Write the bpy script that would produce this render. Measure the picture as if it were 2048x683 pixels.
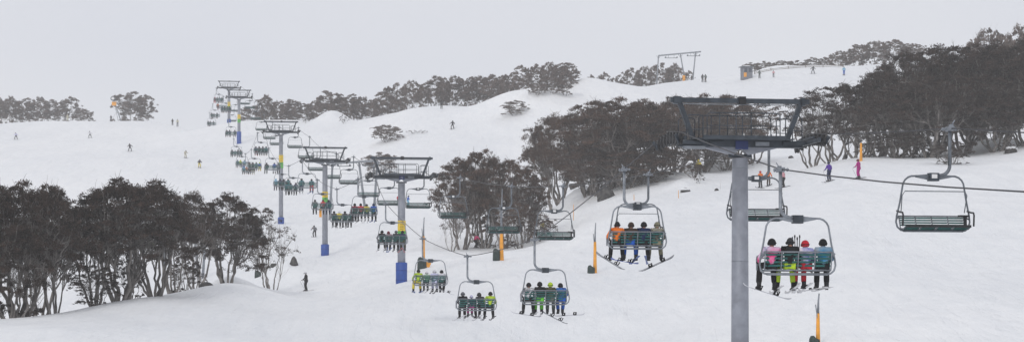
import bpy, bmesh, math, random
import numpy as np
from mathutils import Vector, Matrix, Euler
from math import radians as R, sin, cos, pi

S = bpy.context.scene
C = S.collection
for o in list(bpy.data.objects): bpy.data.objects.remove(o)

# ------------------------------------------------------------------ camera, sky, sun
F = 4619.0          # focal length in photo pixels (2048 wide)
HY = 640.0          # eye level in photo pixels
cam_d = bpy.data.cameras.new('camera'); cam = bpy.data.objects.new('camera', cam_d); C.objects.link(cam)
cam_d.sensor_width = 36; cam_d.lens = F / 2048 * 36
cam_d.shift_y = (HY - 341.5) / 2048
cam_d.clip_start = 0.5; cam_d.clip_end = 4000
cam.location = (0, 0, 0); cam.rotation_euler = (R(90), 0, 0)
S.camera = cam

SUN_EL, SUN_AZ = 34, 205      # azimuth clockwise from +Y
W = bpy.data.worlds.new('World'); S.world = W; W.use_nodes = True
nt = W.node_tree; nt.nodes.clear()
out = nt.nodes.new('ShaderNodeOutputWorld'); bg = nt.nodes.new('ShaderNodeBackground')
sky = nt.nodes.new('ShaderNodeTexSky'); sky.sky_type = 'NISHITA'; sky.sun_disc = False
sky.sun_elevation = R(SUN_EL); sky.sun_rotation = R(SUN_AZ); sky.altitude = 1700; sky.air_density = 1; sky.dust_density = 4
mix = nt.nodes.new('ShaderNodeMix'); mix.data_type = 'RGBA'; mix.inputs[0].default_value = 0.94
tc = nt.nodes.new('ShaderNodeTexCoord'); nz = nt.nodes.new('ShaderNodeTexNoise')
nz.inputs['Scale'].default_value = 3.2; nz.inputs['Detail'].default_value = 4; nz.inputs['Roughness'].default_value = .45
mp = nt.nodes.new('ShaderNodeMapping'); mp.inputs['Scale'].default_value = (1, 1, 2.4)
cr = nt.nodes.new('ShaderNodeValToRGB')
cr.color_ramp.elements[0].position = .3; cr.color_ramp.elements[0].color = (6.95, 7.12, 7.75, 1)
cr.color_ramp.elements[1].position = .7; cr.color_ramp.elements[1].color = (7.8, 7.84, 8.15, 1)
nt.links.new(tc.outputs['Generated'], mp.inputs[0]); nt.links.new(mp.outputs[0], nz.inputs['Vector'])
nt.links.new(nz.outputs['Fac'], cr.inputs[0])
nt.links.new(sky.outputs[0], mix.inputs[6]); nt.links.new(cr.outputs[0], mix.inputs[7])
nt.links.new(mix.outputs[2], bg.inputs[0]); bg.inputs[1].default_value = 0.1
nt.links.new(bg.outputs[0], out.inputs[0])

sd = bpy.data.lights.new('sun', 'SUN'); sd.energy = 0.95; sd.angle = R(16); sd.color = (1, .965, .92)
sun = bpy.data.objects.new('sun', sd); C.objects.link(sun)
az = R(SUN_AZ); el = R(SUN_EL)
tosun = Vector((sin(az) * cos(el), cos(az) * cos(el), sin(el)))
sun.rotation_euler = tosun.to_track_quat('Z', 'Y').to_euler()
sun.location = (0, -20, 60)

S.view_settings.view_transform = 'Standard'; S.view_settings.look = 'None'
S.view_settings.gamma = 1; S.view_settings.use_curve_mapping = False
S.view_settings.exposure = 0.0
try:
    S.cycles.volume_bounces = 1; S.cycles.max_bounces = 8; S.cycles.transparent_max_bounces = 8
except Exception: pass

# ------------------------------------------------------------------ helpers
def P(px, py, d): return Vector(((px - 1024) / F * d, d, (HY - py) / F * d))
def m2(px_len, d): return px_len / F * d

MATS = {}
def mat(name, col, rough=.6, metal=0., var=.12, scale=6., bump=0., spec=.5, col2=None, detail=4):
    if name in MATS: return MATS[name]
    m = bpy.data.materials.new(name); m.use_nodes = True
    n = m.node_tree.nodes; l = m.node_tree.links
    b = n['Principled BSDF']
    b.inputs['Roughness'].default_value = rough; b.inputs['Metallic'].default_value = metal
    b.inputs['Specular IOR Level'].default_value = spec
    t = n.new('ShaderNodeTexCoord'); z = n.new('ShaderNodeTexNoise'); z.inputs['Scale'].default_value = scale
    z.inputs['Detail'].default_value = detail
    l.new(t.outputs['Object'], z.inputs['Vector'])
    r = n.new('ShaderNodeValToRGB')
    c2 = col2 or tuple(min(1, c * (1 + var)) for c in col)
    c1 = col if col2 else tuple(c * (1 - var) for c in col)
    r.color_ramp.elements[0].position = .35; r.color_ramp.elements[0].color = (*c1, 1)
    r.color_ramp.elements[1].position = .65; r.color_ramp.elements[1].color = (*c2, 1)
    l.new(z.outputs['Fac'], r.inputs[0]); l.new(r.outputs[0], b.inputs['Base Color'])
    if bump:
        bn = n.new('ShaderNodeBump'); bn.inputs['Strength'].default_value = bump; bn.inputs['Distance'].default_value = .05
        l.new(z.outputs['Fac'], bn.inputs['Height']); l.new(bn.outputs[0], b.inputs['Normal'])
    MATS[name] = m
    return m

def tag(o, label=None, cat=None, group=None, kind=None):
    if label: o['label'] = label
    if cat: o['category'] = cat
    if group: o['group'] = group
    if kind: o['kind'] = kind
    return o

def empty(name, loc=(0, 0, 0), rot=(0, 0, 0), label=None, cat=None, group=None):
    o = bpy.data.objects.new(name, None); C.objects.link(o)
    o.empty_display_size = .2
    o.location = loc; o.rotation_euler = rot
    return tag(o, label, cat, group)

class MB:
    def __init__(s): s.v = []; s.f = []; s.sm = []
    def add(s, vs, fs, smooth=False):
        k = len(s.v); s.v += [tuple(v) for v in vs]
        s.f += [tuple(i + k for i in f) for f in fs]; s.sm += [smooth] * len(fs)
        return s
    def box(s, c, size, rot=None, taper=1.):
        hx, hy, hz = [q / 2 for q in size]
        vs = []
        for z in (-1, 1):
            t = taper if z > 0 else 1
            for x, y in ((-1, -1), (1, -1), (1, 1), (-1, 1)): vs.append(Vector((x * hx * t, y * hy * t, z * hz)))
        if rot is not None:
            M = rot if isinstance(rot, Matrix) else Euler(rot).to_matrix()
            vs = [M @ v for v in vs]
        c = Vector(c); vs = [v + c for v in vs]
        return s.add(vs, [(0, 3, 2, 1), (4, 5, 6, 7), (0, 1, 5, 4), (1, 2, 6, 5), (2, 3, 7, 6), (3, 0, 4, 7)])
    def beam(s, a, b, w, h, up=Vector((0, 0, 1))):
        a = Vector(a); b = Vector(b); y = (b - a); L = y.length; y.normalize()
        x = y.cross(up)
        if x.length < 1e-4: x = Vector((1, 0, 0))
        x.normalize(); z = x.cross(y)
        M = Matrix((x, y, z)).transposed()
        return s.box((a + b) / 2, (w, L, h), M)
    def tube(s, pts, r, n=8, cap=True):
        pts = [Vector(p) for p in pts]; N = len(pts)
        if not hasattr(r, '__len__'): r = [r] * N
        vs = []; fs = []
        ref = None
        for i, p in enumerate(pts):
            t = (pts[min(i + 1, N - 1)] - pts[max(i - 1, 0)])
            if t.length < 1e-6: t = Vector((0, 0, 1))
            t.normalize()
            if ref is None:
                ref = Vector((1, 0, 0)) if abs(t.x) < .9 else Vector((0, 1, 0))
            u = (ref - t * ref.dot(t)); u.normalize(); w = t.cross(u); ref = u
            for k in range(n):
                a = 2 * pi * k / n; vs.append(p + (u * cos(a) + w * sin(a)) * r[i])
        for i in range(N - 1):
            for k in range(n):
                fs.append((i * n + k, i * n + (k + 1) % n, (i + 1) * n + (k + 1) % n, (i + 1) * n + k))
        s.add(vs, fs, True)
        if cap:
            b = len(s.v) - len(vs)
            s.f += [tuple(b + k for k in reversed(range(n))), tuple(b + (N - 1) * n + k for k in range(n))]; s.sm += [False, False]
        return s
    def ell(s, c, r, n=10, m=7, zmin=-1., rot=None):
        vs = []; fs = []
        a0 = math.asin(max(-1, zmin))
        for i in range(m + 1):
            ph = a0 + (pi / 2 - a0) * i / m
            for k in range(n):
                a = 2 * pi * k / n
                v = Vector((cos(a) * cos(ph) * r[0], sin(a) * cos(ph) * r[1], sin(ph) * r[2]))
                if rot is not None: v = Euler(rot).to_matrix() @ v
                vs.append(v + Vector(c))
        for i in range(m):
            for k in range(n): fs.append((i * n + k, i * n + (k + 1) % n, (i + 1) * n + (k + 1) % n, (i + 1) * n + k))
        fs.append(tuple(reversed(range(n))))
        return s.add(vs, fs, True)
    def mesh(s, name):
        me = bpy.data.meshes.new(name); me.from_pydata(s.v, [], s.f)
        me.polygons.foreach_set('use_smooth', s.sm); me.update()
        return me
    def build(s, name, m, parent=None):
        me = s.mesh(name); me.materials.append(m)
        o = bpy.data.objects.new(name, me); C.objects.link(o)
        if parent: o.parent = parent
        return o

def put(name, me, m, parent=None, loc=(0, 0, 0), rot=(0, 0, 0)):
    """new object on shared mesh data, the material held by the object"""
    o = bpy.data.objects.new(name, me); C.objects.link(o)
    if len(me.materials) == 0: me.materials.append(None)
    o.material_slots[0].link = 'OBJECT'; o.material_slots[0].material = m
    if parent: o.parent = parent
    o.location = loc; o.rotation_euler = rot
    return o

def arc(c, r, a0, a1, n=6):      # points in the xz plane
    return [Vector((c[0] + r * cos(R(a0 + (a1 - a0) * i / n)), c[1], c[2] + r * sin(R(a0 + (a1 - a0) * i / n)))) for i in range(n + 1)]

ORD = ['', 'first', 'second', 'third', 'fourth', 'fifth', 'sixth', 'seventh', 'eighth', 'ninth', 'tenth', 'eleventh', 'twelfth', 'thirteenth',
       'fourteenth', 'fifteenth', 'sixteenth', 'seventeenth', 'eighteenth', 'nineteenth', 'twentieth', 'twenty-first', 'twenty-second',
       'twenty-third', 'twenty-fourth', 'twenty-fifth', 'twenty-sixth', 'twenty-seventh', 'twenty-eighth', 'twenty-ninth', 'thirtieth']

# ------------------------------------------------------------------ terrain
def zz(d, z): return (d, HY - z * F / d)
near = [zz(5, -9.6), zz(30, -9.4), zz(60, -7.9)]
COLS = {
 0:   near + [zz(90, -4.2), (118, 683), (146, 641), zz(175, -4.2), zz(230, -1.5), (300, 560), (380, 425), (450, 322), (540, 282), (620, 247), zz(680, 53), zz(800, 45), zz(1000, 30)],
 300: near + [zz(90, -4.4), (120, 686), (165, 602), zz(192, -1.5), zz(240, 1.6), (300, 530), (380, 412), (450, 318), (540, 279), (615, 247), zz(680, 52), zz(800, 45), zz(1000, 30)],
 450: near + [zz(90, -4.8), (120, 692), (150, 630), (188, 566), zz(212, 2.9), (260, 555), (300, 505), (340, 458), (420, 352), (476, 288), (530, 250), zz(600, 46), zz(800, 38), zz(1000, 25)],
 610: near + [zz(90, -5.6), (120, 705), (150, 650), (200, 583), (230, 545), (262, 512), (310, 475), (340, 452), (420, 350), (476, 278), (525, 241), zz(600, 44), zz(800, 36), zz(1000, 25)],
 806: near + [zz(90, -6.1), (130, 705), (150, 652), (186, 565), (230, 520), (270, 482), (330, 420), (400, 330), (450, 262), (490, 227), zz(540, 43), zz(700, 36), zz(1000, 25)],
 1000: near + [zz(90, -6.1), (130, 722), (150, 660), (180, 565), (200, 518), (255, 491), (300, 450), (350, 392), (400, 335), (430, 275), (462, 203), zz(520, 45), zz(700, 40), zz(1000, 25)],
 1080: near + [zz(90, -6.0), (130, 722), (150, 660), (185, 552), (210, 510), (255, 470), (300, 430), (350, 375), (400, 325), (430, 262), (458, 184), zz(520, 47), zz(700, 40), zz(1000, 25)],
 1190: near + [zz(90, -6.0), (130, 715), (150, 645), (185, 546), (230, 456), (270, 402), (330, 350), (400, 270), (450, 208), (495, 168), zz(600, 50), zz(800, 42), zz(1000, 30)],
 1400: near + [zz(90, -5.8), (130, 692), (160, 590), (200, 470), (245, 387), (300, 335), (400, 240), (470, 185), (530, 166), zz(600, 54), zz(800, 46), zz(1000, 30)],
 1560: near + [zz(90, -5.4), (130, 655), (160, 552), (200, 440), (245, 372), (300, 325), (380, 240), (450, 175), (510, 140), zz(600, 56), zz(800, 46), zz(1000, 30)],
 1700: near + [zz(90, -5.0), (130, 628), (170, 470), (215, 362), (240, 330), (262, 318), (320, 290), (400, 205), (460, 155), (505, 134), zz(600, 56), zz(800, 46), zz(1000, 30)],
 2048: near + [zz(90, -4.6), (130, 600), (170, 440), (215, 342), (250, 300), (275, 284), (320, 262), (400, 180), (460, 130), (505, 110), zz(600, 58), zz(800, 46), zz(1000, 30)],
}
def pchip(x, y, xi):
    x = np.asarray(x, float); y = np.asarray(y, float)
    h = np.diff(x); dl = np.diff(y) / h
    m = np.zeros_like(y)
    m[0] = dl[0]; m[-1] = dl[-1]
    for i in range(1, len(x) - 1):
        if dl[i - 1] * dl[i] > 0:
            w1 = 2 * h[i] + h[i - 1]; w2 = h[i] + 2 * h[i - 1]
            m[i] = (w1 + w2) / (w1 / dl[i - 1] + w2 / dl[i])
    xi = np.clip(xi, x[0], x[-1])
    k = np.clip(np.searchsorted(x, xi) - 1, 0, len(x) - 2)
    t = (xi - x[k]) / h[k]
    return ((1 + 2 * t) * (1 - t) ** 2 * y[k] + t * (1 - t) ** 2 * h[k] * m[k] + t * t * (3 - 2 * t) * y[k + 1] + t * t * (t - 1) * h[k] * m[k + 1])
DG = np.arange(5, 1001, 2.5); PG = np.arange(-150, 2300, 25.)
pcs = sorted(COLS)
colz = np.array([pchip([a for a, b in COLS[p]], [(HY - b) / F * a for a, b in COLS[p]], DG) for p in pcs])   # [col][d]
T = np.array([pchip(pcs, colz[:, j], PG) for j in range(len(DG))])                                              # [d][px]
def gsm(A, s, axis):
    k = np.arange(-int(3 * s), int(3 * s) + 1); g = np.exp(-k ** 2 / (2 * s * s)); g /= g.sum()
    pad = [(0, 0)] * 2; pad[axis] = (len(k) // 2,) * 2
    B = np.pad(A, pad, mode='edge')
    return np.apply_along_axis(lambda v: np.convolve(v, g, 'valid'), axis, B)
T = gsm(T, 1.2, 1); T = gsm(T, 1.6, 0)
_r = random.Random(4)
WAV = []
for k in range(26):
    wl = _r.choice([9, 14, 22, 34, 55]); a = _r.uniform(0, 2 * pi)
    WAV.append((cos(a) * 2 * pi / wl, sin(a) * 2 * pi / wl * .6, _r.uniform(0, 6.28), wl * .0034))
BUMPS = []   # (x, y, rx, ry, h)
def bump_at(px, d, rx, ry, h): BUMPS.append(((px - 1024) / F * d, d, rx, ry, h))
bump_at(656, 503, 2.6, 6, 1.7); bump_at(679, 503, 2.6, 6, 1.7); bump_at(636, 501, 2.6, 6, .9)     # snow dome on the ridge

bump_at(572, 236, 2.4, 4.5, 1.5)    # drift with rocks
bump_at(605, 240, 2.6, 4.5, .8)
bump_at(470, 199, 1.7, 3.5, .8)
bump_at(440, 195, 1.3, 3.5, .7)
bump_at(1075, 456, 5, 7, 1.4)
bump_at(1010, 462, 5, 7, 1.1)
bump_at(1165, 480, 5, 8, 1.5)
bump_at(1150, 290, 2.6, 5, 1.3)
bump_at(1372, 262, 2.0, 4, 1.0)
bump_at(1040, 262, 3.0, 5, 1.0)
bump_at(1290, 278, 4.0, 5, .8)
bump_at(1990, 258, 4.0, 5, .9)
bump_at(820, 470, 6, 8, .9)
bump_at(905, 478, 6, 8, .8)
bump_at(1545, 492, 5, 7, .8)
def H(X, Y):
    X = np.asarray(X, float); Y = np.asarray(Y, float)
    yc = np.clip(Y, 5, 999); px = np.clip(1024 + F * X / np.maximum(yc, 5), PG[0], PG[-2])
    fd = (yc - DG[0]) / 2.5; fp = (px - PG[0]) / 25.
    i = np.clip(fd.astype(int), 0, len(DG) - 2); j = np.clip(fp.astype(int), 0, len(PG) - 2)
    a = fd - i; b = fp - j
    z = T[i, j] * (1 - a) * (1 - b) + T[i + 1, j] * a * (1 - b) + T[i, j + 1] * (1 - a) * b + T[i + 1, j + 1] * a * b
    for kx, ky, ph, am in WAV: z = z + am * np.sin(kx * X + ky * Y + ph)
    for bx, by, rx, ry, h in BUMPS: z = z + h * np.exp(-((X - bx) / rx) ** 2 - ((Y - by) / ry) ** 2)
    return z
def G(px, d):            # ground point in image column px at distance d
    x = (px - 1024) / F * d
    return Vector((x, d, float(H(x, d))))
def GP(px, py, lo, hi):  # ground point in column px that shows at image row py
    ds = np.arange(lo, hi, .5); xs = (px - 1024) / F * ds
    ys = HY - H(xs, ds) * F / ds
    k = np.where(ys <= py)[0]
    k = k[0] if len(k) else int(np.argmin(np.abs(ys - py)))
    return G(px, float(ds[k]))

def axis(segs):
    o = []
    for a, b, st in segs: o += list(np.arange(a, b, st))
    o.append(segs[-1][1]); return np.array(o)
gx = axis([(-700, -170, 20), (-170, -90, 4), (-90, 90, 1.1), (90, 170, 4), (170, 700, 20)])
gy = axis([(-200, 20, 20), (20, 90, 5), (90, 300, 1.3), (300, 640, 2.2), (640, 1000, 15)])
GX, GY = np.meshgrid(gx, gy); GZ = H(GX, GY)
nx, ny = len(gx), len(gy)
vs = np.stack([GX.ravel(), GY.ravel(), GZ.ravel()], 1)
ii = np.arange((nx - 1) * (ny - 1)); ri = ii // (nx - 1); ci = ii % (nx - 1); q = ri * nx + ci
fs = np.stack([q, q + 1, q + nx + 1, q + nx], 1)
def np_mesh(name, vs, fs, smooth=True):
    me = bpy.data.meshes.new(name); k = fs.shape[1]
    me.vertices.add(len(vs)); me.vertices.foreach_set('co', vs.astype(np.float32).ravel())
    me.loops.add(fs.size); me.loops.foreach_set('vertex_index', fs.astype(np.int32).ravel())
    me.polygons.add(len(fs)); me.polygons.foreach_set('loop_start', np.arange(0, fs.size, k, dtype=np.int32))
    me.polygons.foreach_set('use_smooth', np.full(len(fs), smooth))
    me.update(calc_edges=True); me.validate()
    return me
snow = bpy.data.materials.new('snow'); snow.use_nodes = True
n = snow.node_tree.nodes; l = snow.node_tree.links; b = n['Principled BSDF']
b.inputs['Roughness'].default_value = .55; b.inputs['Specular IOR Level'].default_value = .25
t = n.new('ShaderNodeTexCoord')
def noise(scale, det=4, stretch=None, rough=.5):
    z = n.new('ShaderNodeTexNoise'); z.inputs['Scale'].default_value = scale; z.inputs['Detail'].default_value = det; z.inputs['Roughness'].default_value = rough
    if stretch:
        mm = n.new('ShaderNodeMapping'); mm.inputs['Scale'].default_value = stretch; mm.inputs['Rotation'].default_value = (0, 0, .35)
        l.new(t.outputs['Object'], mm.inputs[0]); l.new(mm.outputs[0], z.inputs['Vector'])
    else: l.new(t.outputs['Object'], z.inputs['Vector'])
    return z
a1 = noise(.035, 5, (1, .35, 1)); r1 = n.new('ShaderNodeValToRGB')
r1.color_ramp.elements[0].position = .35; r1.color_ramp.elements[0].color = (.81, .825, .845, 1)
r1.color_ramp.elements[1].position = .62; r1.color_ramp.elements[1].color = (.885, .892, .90, 1)
l.new(a1.outputs['Fac'], r1.inputs[0])
a4 = noise(1.1, 5, (1, .12, 1), .65); r4 = n.new('ShaderNodeValToRGB')
r4.color_ramp.elements[0].position = .36; r4.color_ramp.elements[0].color = (.95, .958, .968, 1)
r4.color_ramp.elements[1].position = .6; r4.color_ramp.elements[1].color = (1, 1, 1, 1)
l.new(a4.outputs['Fac'], r4.inputs[0])
mu = n.new('ShaderNodeMix'); mu.data_type = 'RGBA'; mu.blend_type = 'MULTIPLY'; mu.inputs[0].default_value = 1
wv = n.new('ShaderNodeTexWave'); wv.bands_direction = 'X'; wv.inputs['Scale'].default_value = .3; wv.inputs['Distortion'].default_value = 22; wv.inputs['Detail'].default_value = 3; wv.inputs['Detail Scale'].default_value = .5
mw = n.new('ShaderNodeMapping'); mw.inputs['Scale'].default_value = (1, .22, .0); l.new(t.outputs['Object'], mw.inputs[0]); l.new(mw.outputs[0], wv.inputs['Vector'])
wr = n.new('ShaderNodeValToRGB'); wr.color_ramp.elements[0].position = .0; wr.color_ramp.elements[0].color = (0, 0, 0, 1); wr.color_ramp.elements[1].position = .10; wr.color_ramp.elements[1].color = (1, 1, 1, 1)
l.new(wv.outputs['Fac'], wr.inputs[0])
l.new(r1.outputs[0], mu.inputs[6]); l.new(r4.outputs[0], mu.inputs[7]); l.new(mu.outputs[2], b.inputs['Base Color'])
a2 = noise(.45, 6, (1, .3, 1), .6); a3 = noise(2.6, 6, (1, .5, 1), .65)
ad = n.new('ShaderNodeMath'); ad.operation = 'MULTIPLY_ADD'; ad.inputs[1].default_value = .12
l.new(a3.outputs['Fac'], ad.inputs[0]); l.new(a2.outputs['Fac'], ad.inputs[2])
ad2 = n.new('ShaderNodeMath'); ad2.operation = 'MULTIPLY_ADD'; ad2.inputs[1].default_value = .028
l.new(wr.outputs[0], ad2.inputs[0]); l.new(ad.outputs[0], ad2.inputs[2])
a5 = noise(.13, 3, (1, .45, 1), .5); ad3 = n.new('ShaderNodeMath'); ad3.operation = 'MULTIPLY_ADD'; ad3.inputs[1].default_value = 2.2
l.new(a5.outputs['Fac'], ad3.inputs[0]); l.new(ad2.outputs[0], ad3.inputs[2]); ad = ad3
bn = n.new('ShaderNodeBump'); bn.inputs['Strength'].default_value = .8; bn.inputs['Distance'].default_value = .7
l.new(ad.outputs[0], bn.inputs['Height']); l.new(bn.outputs[0], b.inputs['Normal'])
gme = np_mesh('snow_ground', vs, fs); gme.materials.append(snow)
gro = bpy.data.objects.new('snow_ground', gme); C.objects.link(gro); tag(gro, kind='structure')

# haze: one closed box of even air
hz = MB().box((0, 400, 30), (1440, 1240, 110)).build('haze', None)
hz.data.materials.clear()
hm = bpy.data.materials.new('haze_air'); hm.use_nodes = True
hn = hm.node_tree.nodes; hl = hm.node_tree.links; hn.remove(hn['Principled BSDF'])
pv = hn.new('ShaderNodeVolumePrincipled'); pv.inputs['Density'].default_value = .00036
pv.inputs['Color'].default_value = (.99, .985, .98, 1); pv.inputs['Anisotropy'].default_value = .2
hl.new(pv.outputs[0], hn['Material Output'].inputs['Volume'])
hz.data.materials.append(hm); tag(hz, kind='stuff')

# ------------------------------------------------------------------ materials
steel = mat('dark_steel', (.045, .056, .07), .5, .3, .3, 3)
galv = mat('galvanised_steel', (.23, .25, .28), .5, .35, .2, 4)
polem = mat('pole_paint', (.24, .255, .295), .5, .1, .16, 2.5)
black = mat('black_rubber', (.012, .012, .014), .6, 0, .3)
green = mat('green_slats', (.004, .085, .08), .45, 0, .25, 4)
ropem = mat('wire_rope', (.03, .03, .035), .5, .4, .2, 20)
bluep = mat('blue_padding', (.010, .065, .32), .55, 0, .15, 2)
yellow = mat('yellow_sign', (.75, .52, .03), .5, 0, .08, 3)
greens = mat('green_sign', (.08, .38, .06), .5, 0, .08, 3)
white = mat('white_plate', (.7, .7, .7), .5, 0, .05, 3)
orange = mat('orange_paint', (.78, .33, .02), .5, 0, .14, 3)
bluesign = mat('blue_plate', (.01, .025, .12), .5, 0, .1, 3)
dkgreen = mat('dark_green_cover', (.022, .04, .036), .8, 0, .35, 5, .3)
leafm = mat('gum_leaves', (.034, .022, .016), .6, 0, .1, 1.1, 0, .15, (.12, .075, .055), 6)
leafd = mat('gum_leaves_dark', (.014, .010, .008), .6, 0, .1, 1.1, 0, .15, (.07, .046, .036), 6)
leaff = mat('gum_leaves_hazed', (.08, .06, .052), .7, 0, .1, 1.1, 0, .15, (.20, .155, .135), 6)  # leaves of the distant gums, lightened: distance haze painted into the colour
bark = mat('gum_bark', (.075, .066, .06), .8, 0, .1, 1.6, .3, .2, (.27, .245, .23), 6)
barkd = mat('gum_bark_dark', (.06, .054, .05), .8, 0, .1, 1.6, .3, .2, (.26, .24, .225), 6)

# ------------------------------------------------------------------ chairlift towers
LA = R(9.27)
LD = Vector((-sin(LA), cos(LA), 0))
def frame_pts(x0, x1, z0, z1, y): return [(x0, y, z0), (x0, y, z1), (x1, y, z1), (x1, y, z0)]
def lift_tower(px, d, arm_py, label, pad=None, sign=None, number=None, lean=0., detail=2, z0=None):
    base = G(px, d); top = P(px, arm_py, d)
    Ht = top.z - base.z
    t = empty('lift_tower', (top.x, d, base.z), (0, 0, LA), label, 'lift tower', 'chairlift towers up the slope')
    off = -math.tan(R(lean)) * Ht
    MB().tube([(-off, 0, -1), (-off * .5, 0, Ht * .5), (0, 0, Ht - .5)], [.33, .31, .28], 20).build('pole', polem, t)
    for q in ((.93, .66, .4) if detail > 1 else (.6,)):
        rr_ = .28 + (1 - q) * .055
        MB().tube([(-off * (1 - q), 0, Ht * q), (-off * (1 - q), 0, Ht * q + .04)], rr_ + .003, 20).build('weld_seam', galv, t)
    a = MB()
    a.box((0, 0, Ht + .0), (4.5, .36, .24))
    gs = MB()
    for s in (-1, 1):
        gs.add([(s * .0, -.15, Ht - .11), (s * 1.45, -.15, Ht - .11), (s * .26, -.15, Ht - .4),
               (s * .0, .15, Ht - .11), (s * 1.45, .15, Ht - .11), (s * .26, .15, Ht - .4)], [(0, 1, 2), (3, 5, 4), (1, 4, 5, 2), (0, 3, 4, 1), (0, 2, 5, 3)])
        a.box((s * 1.9, 0, Ht + .02), (.8, .62, .12)); a.box((s * 1.5, -.1, Ht + .15), (.35, .3, .08))
    a.tube([(-.42, 0, Ht - .42), (.42, 0, Ht - .42)], .06, 8)
    a.build('crossarm', steel, t); gs.build('gusset', polem, t)
    tb = MB().box((0, 0, Ht + 1.53), (5.06, .14, .17)); tb.box((-2.3, 0, Ht + 1.53), (.25, .25, .25)).box((2.3, 0, Ht + 1.53), (.12, .26, .26)).build('top_beam', steel, t)
    MB().tube([(-2.45, -.04, Ht + 1.395), (2.4, -.04, Ht + 1.395)], .018, 5).build('conduit', galv, t)
    MB().box((.06, 0, Ht + 1.54), (.24, .32, .27)).build('beam_clamp', black, t)
    for s in (-1, 1):
        MB().beam((s * 2.2, 0, Ht + 1.43), (s * 1.68, 0, Ht + .06), .16, .18, Vector((0, 1, 0))).build('strut', steel, t)
    pl = MB().box((0, -.42, Ht + .14), (3.6, .4, .04)).box((0, .42, Ht + .14), (3.6, .4, .04))
    pl.box((0, -.62, Ht + .19), (3.0, .03, .14)); pl.build('platform', steel, t)
    for y in (-.6, .6):
        r = MB(); rr = .02
        r.tube([(-1.35, y, Ht + .15), (-1.35, y, Ht + .98)] + [(-1.25, y, Ht + 1.05), (1.2, y, Ht + 1.05), (1.3, y, Ht + .97), (1.3, y, Ht + .15)], rr, 6)
        for x in (-.9, -.3, .25): r.tube([(x, y, Ht + .15), (x, y, Ht + 1.05)], rr, 6)
        r.tube([(-1.35, y, Ht + .6), (1.3, y, Ht + .6)], rr * .8, 6)
        for s in (-1, 1):
            r.tube([(s * 1.5, y, Ht + .1), (s * 1.5, y, Ht + .9), (s * 1.6, y, Ht + .96), (s * 2.0, y, Ht + .96), (s * 2.1, y, Ht + .86), (s * 2.1, y, Ht + .1)], rr, 6)
            r.tube([(s * 1.5, y, Ht + .45), (s * 2.1, y, Ht + .45)], rr * .8, 6)
        r.build('railing', steel, t)
    for s in (-1, 1):
        g = MB(); nW = 8 if detail > 1 else 4
        g.beam((s * 2.42, -1.7, Ht + .06), (s * 2.42, 1.7, Ht + .06), .1, .14)
        g.box((s * 2.3, 0, Ht + .05), (.4, .4, .1)); g.beam((s * 2.42, -1.0, Ht + .2), (s * 2.42, 1.0, Ht + .2), .06, .08)
        tr = g.build('sheave_train', steel, t)
        for k in range(nW):
            y = -1.6 + 3.2 * k / (nW - 1)
            z = Ht + .16 - .05 * y * y
            w = MB(); x = s * 2.56
            w.tube([(x - .05, y, z), (x - .045, y, z), (x - .03, y, z), (x + .03, y, z), (x + .045, y, z), (x + .05, y, z)], [.12, .22, .19, .19, .22, .12], 14)
            w.build('sheave_wheel', black, tr)
        cz = MB()
        for y in (-1.65, 1.65):
            cz.beam((s * 2.6, y, Ht - .1), (s * 2.75, y * 1.05, Ht + .18), .05, .12)
        cz.build('rope_catcher', steel, t)
        if detail > 1:
            hk = MB()
            for y in np.linspace(-1.5, 1.5, 7): hk.tube([(s * 2.5, y, Ht + .1), (s * 2.72, y, Ht + .3 - .05 * y * y), (s * 2.76, y, Ht - .02 - .05 * y * y)], .016, 5)
            hk.build('cable_guards', black, t)
    if detail > 1:
        MB().box((-.9, -.24, Ht - .02), (.5, .06, .18)).build('cable_tray', steel, t); MB().box((.75, -.24, Ht + .0), (.5, .06, .14)).build('cable_tray', galv, t)
        MB().beam((-2.15, -.3, Ht - .16), (-1.35, -.3, Ht - .16), .12, .1).build('cable_tray', galv, t)
    if number is not None:
        npl = MB().box((0, -.25, Ht - .05), (.46, .03, .30)).build('number_plate', bluesign, t)
        if number: 
            cu = MB()
            cu.beam((-.02, -.27, Ht + .05), (-.09, -.27, Ht - .06), .012, .025, Vector((0, 1, 0))).beam((-.10, -.27, Ht - .07), (.07, -.27, Ht - .07), .012, .025, Vector((0, 1, 0))).beam((.03, -.27, Ht + .06), (.03, -.27, Ht - .14), .012, .025, Vector((0, 1, 0)))
            cu.build('numeral', white, npl)
    if pad:
        z0, z1 = [(HY - q) / F * d - base.z for q in pad]; z0, z1 = min(z0, z1), max(z0, z1)
        z0 = -.6
        pb = MB(); pb.tube([(-off, 0, z0), (-off, 0, z0 + .05), (-off, 0, (z0 + z1) / 2), (-off, 0, z1 - .05), (-off, 0, z1)], [.43, .47, .46, .47, .40], 14)
        pdo = pb.build('tower_pad', bluep, t)
        st = MB()
        for f in (.35, .7): st.tube([(-off, 0, z0 + (z1 - z0) * f), (-off, 0, z0 + (z1 - z0) * f + .04)], .476, 14)
        st.build('strap', mat('navy_strap', (.006, .02, .16), .6), pdo)
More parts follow.
